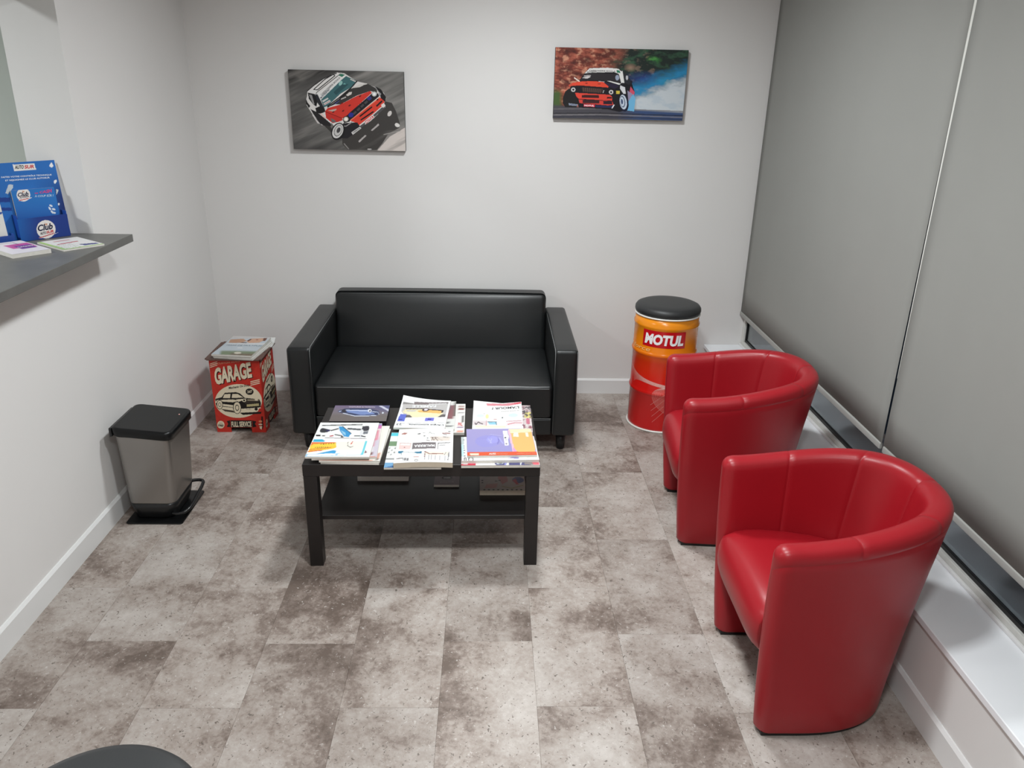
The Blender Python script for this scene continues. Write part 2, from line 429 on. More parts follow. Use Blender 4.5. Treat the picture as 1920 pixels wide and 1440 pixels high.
q_ = [bm.verts.new((x, y, z)) for x in (-0.0016, 0.0016) for y, z in ((hb-0.001, 1.84), (hb+0.019, 1.84), (hb+0.0055, 0.30), (hb+0.0045, 0.30))]
for f_ in ((0, 1, 2, 3), (7, 6, 5, 4), (0, 4, 5, 1), (1, 5, 6, 2), (2, 6, 7, 3), (3, 7, 4, 0)): bm.faces.new([q_[i] for i in f_])
obj_bm('edge_tape', bm, 'mullion_white', b2)
blind(YB+0.02, -3.724, 3.119, 'grey roller blind at the end of the window away from the sofa')

# ================================================================== ceiling lamps
def lamp(x, y, k, label):
    root = empty('ceiling_light', (x, y, CEIL)); R = LAMP_R
    lathe('trim_ring', [(R, -0.001), (R+0.004, -0.006), (R+0.018, -0.004), (R+0.022, 0.0), (R, 0.0)], 'white', root, 40)
    m = bpy.data.materials.new('lamp_diffuser'); m.use_nodes = True; nt = m.node_tree; nt.nodes.remove(nt.nodes['Principled BSDF'])
    e = nt.nodes.new('ShaderNodeEmission'); e.inputs[0].default_value = (0.95, 0.985, 1.0, 1); e.inputs[1].default_value = 6.0
    nt.links.new(e.outputs[0], nt.nodes['Material Output'].inputs[0])
    lathe('diffuser', [(0, -0.0010), (R, -0.0010), (R, -0.0002)], m, root, 40)
    ld = bpy.data.lights.new('downlight', 'AREA'); ld.shape = 'DISK'; ld.size = 2*R; ld.energy = LAMP_WATT*k; ld.spread = LAMP_SPREAD; ld.color = (0.94, 0.985, 1.0)
    lo = bpy.data.objects.new('downlight', ld); link(lo, root); lo.location = (0, 0, -0.008)
    return tag(root, label, 'ceiling light')
for L_, lb in zip(LAMPS+[OFFICE_LAMP], ('round ceiling downlight above the back of the coffee table', 'round ceiling downlight above the red armchair further from the drum', 'round ceiling downlight away from the sofa and chairs', 'round ceiling downlight in the room behind the hatch')): lamp(*L_, lb)

# ================================================================== counter in the hatch
c = box('counter', (-0.62, OP_Y0+0.002, 1.1705), (0.157, OP_Y1-0.004, 1.2), 'counter', bev=0.0015)
tag(c, 'dark grey counter shelf running through the hatch in the wall', 'counter')

# leaflet display on the counter
dA = Vector((-0.178, -1.507, 1.2)); dd = Vector((0.6347, 0.7727, 0)); dn = Vector((0.7727, -0.6347, 0))
disp = empty('leaflet_display', tuple(dA), math.atan2(dd.y, dd.x))        # local x along, local -y to the front
tilt = math.radians(6)
def DM(s, h, k=0.0, back=0.032):                                            # point on the leaning board
    return (s, back + h*math.sin(tilt) - k*math.cos(tilt), h*math.cos(tilt) + k*math.sin(tilt))
def board(name, s0, s1, h0, h1, th, m, parent, back=0.032, corner=0.0):
    bm = bmesh.new(); pts = [(s0, h0), (s1, h0)]
    if corner: pts += [(s1, h1-corner)] + [(s1-corner+corner*math.cos(a), h1-corner+corner*math.sin(a)) for a in np.linspace(0.3, PI/2, 5)]
    else: pts += [(s1, h1)]
    pts += [(s0, h1)]
    f = [bm.verts.new(DM(s, h, 0, back)) for s, h in pts]; b = [bm.verts.new(DM(s, h, -th, back)) for s, h in pts]
    bm.faces.new(f); bm.faces.new(b[::-1]); n = len(pts)
    for i in range(n): bm.faces.new((f[i], f[(i+1) % n], b[(i+1) % n], b[i]))
    return obj_bm(name, bm, m, parent)
bb = board('backboard', -0.25, 0.196, 0.0, 0.288, 0.004, 'blue_card', disp, corner=0.016)
# print of the back board, traced from the photograph (crop of 0,280 to 140,490)
a = Art(260, 160, (38, 108, 186), ((-1014, 243), (695, 136), (913, 1091), (-720, 1304)))
g = np.clip((a.X-420)/420, 0, 1)*np.clip((a.Y-250)/350, 0, 1); a.put(g, (26, 40, 104))
a.rect(-400, 620, 130, 680, (24, 60, 140)); a.rect(-400, 750, 150, 790, (24, 60, 140))
a.poly([(160, 195), (440, 182), (465, 262), (185, 282)], (238, 236, 232))
a.poly([(630, 215), (660, 165), (690, 215), (665, 235)], (235, 236, 238)); a.ell(710, 415, 18, 26, (235, 236, 238), 0.4)
a.poly([(722, 510), (752, 520), (740, 560), (724, 585)], (200, 205, 205)); a.ell(755, 705, 12, 16, (225, 228, 232))
a.poly([(70, 560), (110, 450), (165, 455), (170, 490), (100, 580)], (196, 205, 214)); a.poly([(820, 850), (850, 870), (880, 935), (840, 925)], (214, 220, 222))
a.text('AUTO', ((188, 207), (303, 203), (306, 250), (191, 254)), (26, 26, 34), 0.03, 0.15); a.text('SUR', ((312, 203), (438, 198), (440, 243), (315, 250)), (206, 40, 46), 0.03, 0.1)
a.text('FAITES VOTRE CONTRÔLE TECHNIQUE', ((12, 345), (660, 312), (664, 338), (16, 374)), (232, 238, 246), 0.02)
a.text('ET REJOIGNEZ LE CLUB AUTOSUR', ((66, 392), (636, 352), (640, 378), (70, 418)), (232, 238, 246), 0.02)
art_obj('board_print', a, lambda u, v, k: np.array([DM(-0.25+0.446*x, 0.288*y, k) for x, y in zip(u, v)]), 'print_card', bb, 0.0003)
# pocket: front, two sides, bottom
def pocket(s0, s1, hf, dep, nm):
    bm = bmesh.new()
    add_box(bm, (s0, -0.0, 0.001), (s1, 0.003, hf)); add_box(bm, (s0, 0.003, 0.001), (s0+0.003, dep, hf*1.15)); add_box(bm, (s1-0.003, 0.003, 0.001), (s1, dep, hf*1.15)); add_box(bm, (s0+0.003, 0.003, 0.001), (s1-0.003, dep, 0.004))
    return obj_bm(nm, bm, 'blue_card', disp)
pk = pocket(-0.002, 0.181, 0.086, 0.042, 'pocket')
a = Art(130, 64, (36, 62, 136), ((219, 902), (861, 830), (911, 1107), (278, 1191)))
a.put(np.clip((480-a.X)/260, 0, 1), (30, 98, 176)); a.ell(592, 1028, 122, 118, (238, 232, 228))
a.poly([(490, 1142), (640, 1100), (758, 1066), (700, 1090), (560, 1140)], (238, 232, 228)); a.poly([(500, 1135), (690, 1075), (700, 1083), (520, 1140)], (196, 44, 50))
a.text('le', ((566, 948), (606, 940), (610, 972), (570, 980)), (200, 120, 60), 0.02, 0.2)
a.text('Club', ((480, 975), (672, 942), (682, 1024), (490, 1056)), (22, 24, 60), 0.03, 0.2)
a.text('AUTO', ((516, 1066), (590, 1054), (594, 1086), (520, 1100)), (24, 26, 40), 0.03, 0.1); a.text('SUR', ((594, 1052), (690, 1030), (693, 1068), (598, 1084)), (206, 44, 50), 0.03, 0.1)
art_obj('pocket_print', a, lambda u, v, k: np.stack([-0.002+0.183*u, np.full_like(u, -k), 0.001+0.085*v], 1), 'print_card', pk, 0.0003)
pk2 = pocket(-0.225, -0.022, 0.03, 0.042, 'pocket')
tag(disp, 'blue cardboard leaflet display standing on the grey counter', 'display')
# leaflets in the two pockets (the mascot on the printed cover is left out)
lf = empty('leaflet', tuple(dA), math.atan2(dd.y, dd.x))
lb = board('sheets', 0.012, 0.168, 0.006, 0.188, 0.008, 'paper', lf, 0.022)
a = Art(100, 120, (40, 116, 190), ((138, 533), (693, 485), (831, 1088), (291, 1157)))
a.put(np.clip((a.Y-620)/300, 0, 1), (36, 96, 176)); a.ell(302, 585, 88, 85, (238, 232, 228)); a.poly([(228, 668), (340, 630), (418, 618), (330, 660)], (238, 232, 228)); a.poly([(240, 655), (370, 625), (372, 634), (250, 664)], (196, 44, 50))
a.text('le', ((284, 532), (312, 528), (314, 552), (286, 556)), (200, 120, 60), 0.02, 0.2); a.text('Club', ((224, 562), (362, 540), (368, 596), (230, 612)), (22, 24, 60), 0.03, 0.2)
a.text('AUTOSUR', ((248, 614), (372, 594), (374, 614), (252, 634)), (50, 40, 60), 0.02, 0.1)
a.text('le CASH', ((443, 560), (664, 505), (668, 556), (447, 572)), (214, 66, 130), 0.03, 0.1); a.text('À COUP SÛR !', ((443, 586), (685, 570), (687, 606), (446, 616)), (190, 214, 236), 0.02, 0.15)
for (x, y, r) in ((655, 725, 0.5), (640, 760, 1.0), (690, 770, 0.3), (670, 805, 0.9), (695, 815, 0.2)): a.ell(x, y, 24, 12, (226, 232, 238), r)
art_obj('cover', a, lambda u, v, k: np.array([DM(0.012+0.156*x, 0.006+0.182*y, k, 0.022) for x, y in zip(u, v)]), 'print_card', lb, 0.0003)
tag(lf, 'blue leaflets with a round white logo in the display pocket', 'leaflet')
lf2 = empty('leaflet', tuple(dA), math.atan2(dd.y, dd.x))
lb = board('sheets', -0.21, -0.035, 0.006, 0.236, 0.008, 'paper', lf2, 0.022)
a = Art(40, 56, (228, 226, 218), ((0, 1), (1, 1), (1, 0), (0, 0)))
a.rect(0, 0.60, 1, 0.66, (36, 80, 160)); a.rect(0, 0.44, 1, 0.475, (36, 80, 160))
a.text('CONTRÔLE', ((.50, .36), (.86, .36), (.86, .33), (.50, .33)), (90, 92, 96)); a.text('technique', ((.42, .29), (.9, .29), (.9, .265), (.42, .265)), (110, 112, 116)); a.text('votre centre à votre service', ((.2, .1), (.95, .1), (.95, .08), (.2, .08)), (130, 130, 134))
art_obj('cover', a, lambda u, v, k: np.array([DM(-0.21+0.175*x, 0.006+0.230*y, k, 0.022) for x, y in zip(u, v)]), 'print_card', lb, 0.0003)
tag(lf2, 'white printed sheets in the outer pocket of the blue display', 'leaflet')

# ================================================================== magazines and printed matter
def mag(name, cx, cy, z0, wd, ht, th, rot, art, label, cat='magazine', group=None, lift=None, edge='paper', pm='print', lean=0.0):
    lift = lift or (lambda u, v: 0*u)
    bm = bmesh.new(); n, m_ = 12, 14
    us, vs = np.linspace(0, 1, n), np.linspace(0, 1, m_)
    top = [[bm.verts.new(((u-.5)*wd, (v-.5)*ht, th+float(lift(u, v)))) for u in us] for v in vs]
    bot = [[bm.verts.new(((u-.5)*wd+lean, (v-.5)*ht-lean, max(0.0, 0.85*float(lift(u, v))))) for u in us] for v in vs]
    for i in range(m_-1):
        for j in range(n-1):
            bm.faces.new((top[i][j], top[i][j+1], top[i+1][j+1], top[i+1][j])); bm.faces.new((bot[i][j], bot[i+1][j], bot[i+1][j+1], bot[i][j+1]))
    for i in range(m_-1):
        for j in (0, n-1): bm.faces.new((top[i][j], top[i+1][j], bot[i+1][j], bot[i][j]))
    for j in range(n-1):
        for i in (0, m_-1): bm.faces.new((top[i][j], top[i][j+1], bot[i][j+1], bot[i][j]))
    root = empty(name, (cx, cy, z0), math.radians(rot))
    obj_bm('pages', bm, edge, root)
    if art is not None:
        art_obj('cover', art, lambda u, v, k: np.stack([(u-.5)*wd, (v-.5)*ht, th+lift(u, v)+k], 1), pm, root, 0.0005, 0.0005)
    return tag(root, label, cat, group)
LX, LY = 565, 785; 
# ---- table geometry first
TX, TY, TA = 1.3533, -1.5993, 0.0119
table = empty('coffee_table', (TX, TY, 0), TA)
box('table_top', (-.45, -.275, .40), (.45, .275, .45), 'black_wood', table, 0.0012, 1)
for sx in (-1, 1):
    for sy in (-1, 1):
        x, y = sx*(.45-.0265), sy*(.275-.0265)
        box('leg', (x-.0255, y-.0255, 0), (x+.0255, y+.0255, .3995), 'black_wood', table, 0.001, 1)
box('lower_shelf', (-.425, -.2235, .182), (.425, .2235, .2), 'black_wood', table, 0.001, 1)
tag(table, 'black rectangular coffee table with a lower shelf, covered in magazines', 'table')

# ---- left: book and stack of catalogues
Q = ((615, 230), (1400, 222), (1335, 445), (515, 445))
a = Art(70, 48, (120, 112, 118), Q)
a.put(np.clip((330-a.Y)/100, 0, 1), (116, 100, 130)); a.put(np.clip((a.X-1000)/400, 0, 1)*np.clip((340-a.Y)/80, 0, 1), (86, 90, 128)); a.put(np.clip((a.Y-330)/40, 0, 1), (112, 104, 102))
a.poly([(1235, 232), (1290, 232), (1390, 285), (1385, 310)], (206, 206, 222))
a.poly([(650, 300), (760, 268), (1080, 262), (1230, 300), (1245, 340), (1190, 370), (860, 372), (720, 335), (650, 320)], (58, 66, 100))
a.poly([(760, 290), (1080, 285), (1180, 345), (980, 360), (780, 320)], (120, 140, 190)); a.line([(660, 312), (760, 292), (1060, 300)], 9, (210, 218, 240)); a.line([(720, 335), (880, 372), (1190, 368)], 9, (214, 220, 236)); a.ell(1100, 300, 30, 24, (226, 228, 236)); a.ell(1100, 300, 13, 11, (50, 50, 60)); a.ell(730, 305, 34, 22, (46, 44, 56)); a.ell(1290, 327, 12, 12, (220, 226, 240)); a.line([(1140, 310), (1220, 320), (1235, 350)], 8, (200, 206, 226))
a.text('VOITURES & PASSION', ((805, 242), (1180, 242), (1178, 256), (803, 258)), (214, 204, 220), 0.02)
bk = mag('book', 1.06, -1.445, .4501, .236, .170, .024, 1.5, a, 'dark hardback book with a blue sports car cover behind the catalogue stack', 'book', edge='dark_card')
a = Art(8, 3, (30, 24, 28)); a.text('NOTRES ECURIES', ((.33, .75), (.72, .75), (.72, .35), (.33, .35)), (170, 160, 160), 0.02); a.text('AUTO', ((.05, .75), (.16, .75), (.16, .35), (.05, .35)), (150, 140, 140), 0.02)
art_obj('spine', a, lambda u, v, k: np.stack([(u-.5)*.236, np.full_like(u, -.085-k), .001+.022*v], 1), 'print', bk, 0.0004)

q = ((390, 85), (1600, 88), (1420, 790), (85, 745))
a = Art(90, 110, (240, 240, 238), q)
a.poly([(395, 140), (1240, 120), (1240, 150), (430, 155)], (206, 206, 204)); a.line([(430, 140), (1235, 122)], 14, (50, 50, 52))
a.poly([(370, 250), (410, 190), (460, 195), (600, 230), (520, 275), (400, 280)], (52, 54, 60)); a.ell(540, 240, 40, 18, (52, 50, 90)); a.line([(600, 240), (740, 205)], 22, (80, 78, 78))
a.poly([(750, 165), (830, 160), (1010, 300), (960, 370), (860, 360), (780, 250)], (58, 150, 206)); a.line([(830, 160), (1010, 300)], 14, (30, 40, 60)); a.poly([(790, 230), (890, 280), (900, 345), (840, 300)], (150, 200, 226))
a.line([(940, 205), (1210, 225)], 34, (90, 92, 96)); a.line([(680, 320), (820, 345)], 22, (110, 110, 110)); a.poly([(1240, 160), (1380, 150), (1395, 200), (1370, 250), (1230, 250)], (58, 56, 64)); a.line([(1235, 250), (1215, 380)], 60, (226, 226, 228)); a.poly([(1270, 260), (1370, 255), (1365, 310), (1265, 320)], (120, 124, 132)); a.line([(1080, 350), (1200, 350)], 16, (90, 96, 96))
a.rect(300, 320, 390, 350, (40, 34, 38)); a.rect(420, 332, 480, 350, (70, 66, 68)); a.line([(580, 352), (640, 340)], 20, (186, 50, 66)); a.line([(480, 380), (1340, 410)], 12, (150, 140, 142)); a.rect(800, 355, 850, 380, (36, 44, 52)); a.line([(1230, 355), (1310, 370)], 22, (40, 40, 54))
a.poly([(255, 405), (430, 410), (480, 440), (460, 458), (240, 455)], (62, 176, 208))
a.poly([(215, 465), (800, 470), (760, 560), (640, 600), (230, 650), (150, 660)], (244, 200, 64)); a.poly([(215, 462), (770, 470), (540, 500), (200, 520)], (232, 126, 70)); a.poly([(240, 500), (740, 490), (700, 540), (200, 585)], (248, 210, 70)); a.line([(170, 605), (600, 575)], 16, (220, 130, 60)); a.line([(150, 640), (420, 625)], 18, (222, 110, 70))
for i in range(7): a.ell(400+i*52, 505-i*2, 10, 12, (110, 90, 40)); a.ell(290+i*40, 565, 10, 9, (120, 96, 40))
a.poly([(700, 470), (1300, 460), (1250, 640), (720, 630)], (246, 240, 226)); a.line([(950, 470), (945, 545), (1000, 580), (1060, 560)], 12, (120, 118, 120)); a.line([(1050, 465), (1015, 515)], 18, (206, 70, 60))
a.poly([(330, 690), (640, 630), (710, 640), (690, 690)], (62, 160, 214)); a.poly([(100, 690), (1240, 700), (1265, 745), (80, 742)], (170, 206, 232)); a.poly([(140, 700), (700, 700), (690, 735), (130, 735)], (240, 246, 250)); a.poly([(760, 700), (1230, 695), (1220, 738), (730, 738)], (240, 246, 250)); a.poly([(1310, 460), (1355, 460), (1280, 740), (1235, 740)], (110, 206, 218)); a.poly([(1300, 720), (1330, 650), (1370, 690)], (130, 90, 96))
mag('magazine', 1.038, -1.718, .4741, .240, .315, .007, 0.7, a, 'catalogue with blue tools and a yellow band on its cover, topmost of its stack', group=None)
a = Art(20, 26, (238, 234, 232)); a.put(np.clip((a.U-.88)/.05, 0, 1)*np.clip((.7-a.V)*4, 0, 1), (208, 200, 212)); a.rect(.9, .3, .95, .8, (226, 140, 160)); a.rect(.9, .82, 1, 1, (206, 120, 176)); a.rect(.93, .93, 1, 1, (140, 130, 200)); a.rect(.86, .05, .92, .12, (120, 60, 60)); a.rect(0, 0, 1, .03, (214, 130, 100))
mag('magazine', 1.055, -1.712, .4661, .243, .312, .0075, 3.6, a, 'white magazine with a pink edge strip directly under the tool catalogue')
a = Art(20, 26, (240, 236, 228)); a.rect(.93, .04, .97, .22, (214, 150, 130)); a.rect(.92, .02, .98, .06, (90, 70, 70)); a.rect(0, 0, .9, .02, (220, 140, 110))
mag('magazine', 1.085, -1.716, .4581, .228, .320, .0075, 0.0, a, 'cream magazine third down in the tool catalogue stack', lift=lambda u, v: 0*u)
a = Art(6, 6, (238, 236, 230))
mag('magazine', 1.090, -1.720, .4501, .220, .312, .0075, -1.5, a, 'white magazine lying on the table under the tool catalogue stack')

# ---- middle back: trade weekly with an orange car
q = ((275, 55), (1405, 158), (1390, 830), (150, 828))
a = Art(80, 110, (240, 240, 240), q)
a.poly([(295, 185), (575, 205), (575, 175), (1365, 190), (1350, 550), (440, 545), (285, 400)], (196, 192, 190)); a.poly([(580, 175), (1365, 190), (1362, 225), (580, 235)], (130, 118, 118)); a.poly([(295, 190), (570, 210), (560, 230), (295, 240)], (140, 136, 134))
a.poly([(330, 400), (400, 330), (800, 345), (1000, 345), (1270, 395), (1300, 450), (1240, 510), (1180, 550), (600, 550), (520, 480), (340, 430)], (246, 232, 190)); a.poly([(690, 380), (820, 360), (1000, 360), (1260, 400), (1240, 465), (1000, 440), (740, 420)], (240, 190, 112)); a.line([(395, 335), (800, 330), (960, 355), (1280, 390)], 22, (70, 56, 56)); a.ell(885, 360, 82, 44, (86, 62, 60)); a.ell(890, 355, 44, 26, (226, 220, 226)); a.ell(1268, 422, 26, 26, (70, 64, 66)); a.ell(370, 395, 26, 20, (226, 214, 170)); a.poly([(400, 360), (690, 360), (640, 400), (420, 405)], (206, 202, 196))
a.poly([(435, 490), (530, 490), (600, 550), (430, 555)], (98, 92, 92)); a.poly([(1350, 485), (1260, 490), (1190, 550), (1350, 550)], (98, 92, 92))
a.poly([(262, 462), (440, 470), (405, 655), (228, 655)], (98, 112, 206)); a.rect(248, 595, 345, 618, (54, 54, 130)); a.rect(920, 565, 1118, 645, (118, 118, 214)); a.rect(975, 590, 1060, 615, (60, 56, 130)); a.line([(260, 712), (1345, 690)], 5, (150, 146, 148))
a.text('FAMILLE', ((1110, 308), (545, 306), (545, 248), (1112, 250)), (238, 238, 238), 0.035); a.text("L'Argus automobile", ((1350, 765), (550, 758), (550, 720), (1350, 722)), (60, 60, 62), 0.015); a.text('23', ((365, 765), (215, 765), (228, 715), (350, 715)), (90, 90, 90)); a.rect(930, 212, 1320, 232, (226, 224, 224))
mag('magazine', 1.330, -1.457, .4721, .210, .300, .008, -2.2, a, 'white magazine with an orange car cover, its corner curling up', lift=lambda u, v: 0.030*np.clip((v-u*0.9-0.15), 0, 1)**2+0.004*np.sin(PI*u)*0)
a = Art(14, 30, (226, 226, 222)); a.rect(.78, .35, .93, .85, (140, 92, 96)); a.rect(.8, .7, .92, .84, (120, 112, 122)); a.rect(.94, 0, 1, 1, (112, 110, 104)); a.rect(.8, .18, .92, .24, (120, 120, 120)); a.rect(.76, .08, .95, .12, (60, 58, 60))
mag('magazine', 1.360, -1.449, .4611, .212, .297, .0105, 1.0, a, 'magazine with a dark grey spine under the orange car magazine')
a = Art(24, 34, (238, 236, 232)); a.rect(.86, .78, .97, .94, (140, 70, 64)); a.rect(.87, .84, .96, .9, (222, 214, 208)); a.rect(.85, .66, .97, .68, (150, 146, 146)); a.rect(.955, .35, .97, .58, (96, 92, 92)); a.rect(.86, .36, .95, .38, (190, 80, 80)); a.text('PRL', ((.87, .33), (.96, .33), (.96, .22), (.87, .22)), (214, 90, 96), 0.03); a.rect(.86, .165, .97, .185, (130, 90, 140)); a.rect(.85, .02, .97, .06, (228, 160, 140))
mag('magazine', 1.400, -1.455, .4501, .214, .306, .0105, 0.8, a, 'white magazine with red lettering lying lowest of the orange car stack')

# ---- middle front: thick catalogue
q = ((470, 105), (1800, 85), (1800, 860), (385, 915))
a = Art(90, 110, (242, 241, 239), q)
a.poly([(540, 210), (610, 190), (690, 200), (640, 235), (545, 235)], (176, 120, 112)); a.line([(955, 230), (1010, 220)], 24, (110, 106, 104)); a.line([(1070, 200), (1130, 205)], 10, (160, 158, 156)); a.line([(1220, 205), (1240, 180), (1280, 215), (1350, 215)], 12, (140, 138, 136)); a.line([(1540, 195), (1720, 190)], 22, (170, 130, 126)); a.line([(1560, 215), (1640, 225)], 14, (120, 100, 100)); a.line([(1690, 145), (1720, 145)], 22, (130, 130, 130)); a.ell(1110, 275, 20, 14, (140, 138, 138)); a.ell(1190, 325, 20, 14, (140, 140, 140)); a.line([(1170, 375), (1235, 385)], 18, (160, 150, 148))
a.poly([(1230, 290), (1730, 262), (1725, 360), (1450, 385), (1280, 380)], (226, 214, 204)); a.line([(1290, 380), (1310, 300), (1340, 370), (1380, 320), (1440, 380)], 14, (110, 90, 84)); a.line([(1270, 300), (1430, 305)], 16, (156, 140, 136)); a.line([(1450, 330), (1560, 370)], 16, (200, 186, 176)); a.line([(1570, 280), (1680, 285)], 12, (130, 124, 124))
a.poly([(510, 430), (800, 450), (780, 590), (495, 590)], (236, 206, 202)); a.poly([(530, 445), (770, 460), (760, 500), (530, 490)], (246, 238, 234)); a.ell(635, 545, 20, 10, (140, 70, 70)); a.line([(510, 440), (800, 452)], 8, (170, 120, 120))
a.poly([(840, 440), (1400, 415), (1395, 560), (820, 590)], (122, 114, 116)); a.line([(1450, 435), (1440, 560)], 24, (140, 138, 138)); a.line([(1450, 435), (1730, 405)], 14, (120, 118, 118)); a.line([(1480, 485), (1610, 470)], 14, (150, 148, 148))
a.poly([(480, 630), (620, 630), (600, 665), (540, 690), (475, 675)], (62, 126, 156)); a.poly([(890, 650), (1060, 640), (1065, 690), (970, 695), (890, 675)], (70, 128, 156)); a.line([(620, 655), (890, 670)], 8, (130, 150, 160)); a.line([(570, 680), (570, 735)], 10, (140, 150, 156)); a.line([(685, 680), (685, 735)], 8, (150, 156, 160)); a.line([(460, 810), (600, 800)], 24, (150, 146, 146)); a.poly([(600, 790), (760, 800), (750, 860), (620, 850)], (130, 128, 130)); a.line([(640, 800), (640, 850)], 12, (226, 226, 226)); a.line([(700, 805), (695, 855)], 12, (226, 226, 226)); a.line([(870, 770), (1000, 765)], 12, (190, 140, 130)); a.ell(940, 848, 50, 26, (150, 148, 148)); a.ell(940, 848, 34, 14, (242, 241, 239))
a.poly([(1130, 640), (1720, 620), (1715, 700), (1300, 720), (1140, 720)], (236, 226, 214)); a.line([(1160, 650), (1250, 690), (1570, 670)], 18, (150, 104, 92)); a.line([(1600, 700), (1640, 640)], 12, (120, 120, 122)); a.line([(1710, 630), (1690, 805)], 24, (136, 134, 136))
for x in (1150, 1240, 1300, 1390, 1505, 1620): a.line([(x, 720), (x-6, 820)], 12, (160, 156, 160))
for y in (650, 700, 750): a.ell(1140, y, 18, 16, (130, 90, 84))
a.text('MAURRRA', ((1370, 525), (870, 550), (870, 490), (1365, 468)), (238, 236, 236), 0.04)
mag('catalogue', 1.360, -1.765, .4581, .220, .302, .020, 1.9, a, 'thick white tool catalogue overhanging the edge of the table', 'catalogue', edge='newsprint', lift=lambda u, v: 0.004*np.sin(PI*u))
a = Art(40, 50, (236, 238, 236)); a.rect(0, .9, .3, 1, (96, 206, 222)); a.rect(0, .60, .28, .74, (120, 150, 116)); a.put(((np.sin(a.U*60)*np.sin(a.V*50)) > .3).astype(float)*((a.V > .32) & (a.V < .58)), (150, 150, 148)); a.rect(0, .22, .3, .25, (150, 150, 150)); a.rect(0, 0, .3, .13, (120, 168, 206)); a.poly([(0, 0), (.3, .1), (.3, 0)], (70, 110, 160))
mag('magazine', 1.322, -1.757, .4501, .213, .312, .0075, 1.2, a, 'magazine with green and turquoise pictures under the thick tool catalogue')

# ---- right back
q = ((105, 100), (1450, 130), (1560, 830), (100, 830))
a = Art(80, 100, (242, 240, 238), q)
a.poly([(470, 140), (1440, 130), (1440, 160), (1100, 190), (500, 185)], (222, 140, 150)); a.poly([(1180, 150), (1440, 130), (1440, 160)], (206, 60, 80)); a.ell(1250, 440, 130, 50, (214, 240, 236)); a.ell(320, 450, 110, 40, (220, 242, 238)); a.ell(520, 470, 46, 60, (246, 238, 170)); a.ell(955, 505, 20, 18, (70, 80, 84)); a.line([(720, 548), (800, 545)], 14, (196, 130, 130)); a.ell(430, 395, 16, 12, (170, 170, 170))
a.poly([(115, 580), (515, 590), (515, 715), (115, 705)], (222, 210, 212)); a.line([(170, 640), (210, 690), (270, 620), (330, 650), (400, 670)], 26, (90, 74, 80)); a.line([(505, 590), (505, 715)], 18, (200, 120, 130)); a.poly([(545, 605), (810, 605), (800, 690), (590, 690)], (150, 206, 228)); a.line([(545, 615), (800, 615)], 18, (110, 130, 140)); a.line([(780, 630), (800, 690)], 20, (90, 100, 110))
a.rect(180, 720, 1060, 770, (246, 238, 206)); a.poly([(1065, 600), (1670, 580), (1690, 700), (1065, 740)], (240, 222, 224)); a.line([(1065, 600), (1480, 580)], 14, (190, 130, 140)); a.line([(1120, 680), (1300, 640), (1500, 640)], 20, (200, 110, 120)); a.ell(1555, 695, 34, 26, (60, 56, 64))
a.text("L'AMOUR ?", ((1395, 262), (640, 290), (640, 232), (1390, 208)), (70, 68, 70), 0.02); a.text('ça existe encore', ((1400, 325), (910, 352), (910, 330), (1400, 305)), (160, 156, 156))
mag('magazine', 1.647, -1.457, .4611, .212, .285, .0105, -0.2, a, "white magazine headed L'AMOUR with a red top edge", lift=lambda u, v: 0.012*np.clip((v-.8)/.2, 0, 1)**2*np.abs(u-.6)*1.6)
a = Art(40, 50, (226, 216, 214)); nn = a.nz(14, 14, 0, 3.3); a.put(np.clip(nn*3, 0, 1), (150, 90, 104)); a.rect(.86, .52, 1, .74, (236, 222, 140)); a.put(np.clip(-nn*3, 0, 1)*(a.V > .5), (90, 80, 86)); a.rect(.9, .3, .97, .5, (206, 120, 140))
mag('magazine', 1.686, -1.452, .4501, .212, .285, .0105, -0.4, a, "colourful puzzle magazine partly under the L'AMOUR magazine")

# ---- right front
q = ((70, 185), (1640, 105), (1730, 810), (85, 835))
a = Art(100, 90, (166, 158, 206), q)
a.put(np.clip((a.Y-200)/500, 0, 1)*0.5, (148, 146, 204)); a.ell(560, 470, 300, 150, (150, 148, 216), -0.1, 0.6); a.ell(660, 430, 140, 90, (164, 162, 230), 0, 0.7); a.line([(300, 420), (560, 400), (640, 330), (880, 350)], 12, (150, 146, 210)); a.line([(560, 410), (640, 530)], 12, (190, 190, 240)); a.line([(600, 530), (640, 410)], 12, (190, 190, 240)); a.line([(800, 390), (810, 460), (770, 540)], 24, (130, 126, 196)); a.line([(820, 390), (900, 520)], 30, (176, 176, 236)); a.line([(600, 300), (880, 330)], 10, (180, 178, 224))
a.poly([(1050, 150), (1640, 105), (1700, 730), (1140, 735)], (244, 188, 116)); a.poly([(1050, 150), (1640, 105), (1650, 200), (1080, 260)], (250, 226, 188)); a.poly([(1180, 230), (1290, 220), (1300, 345), (1160, 340)], (252, 240, 216)); a.poly([(1470, 220), (1550, 215), (1550, 335), (1480, 330)], (252, 240, 216)); a.poly([(1040, 180), (1090, 170), (1150, 560), (1190, 735), (1130, 735)], (240, 190, 206)); a.poly([(1140, 600), (1240, 735), (1140, 735)], (214, 160, 206))
a.poly([(920, 195), (1030, 190), (1040, 570), (950, 575)], (238, 238, 242)); a.poly([(1000, 300), (1045, 300), (1050, 395), (1010, 400)], (238, 238, 242)); a.ell(970, 375, 22, 18, (70, 66, 76)); a.ell(980, 430, 20, 8, (150, 146, 160)); a.ell(985, 530, 22, 20, (150, 140, 156)); a.rect(915, 300, 945, 310, (160, 156, 200))
a.poly([(80, 748), (1725, 722), (1730, 812), (85, 838)], (226, 92, 56)); a.poly([(135, 780), (340, 772), (340, 820), (150, 822)], (246, 222, 200))
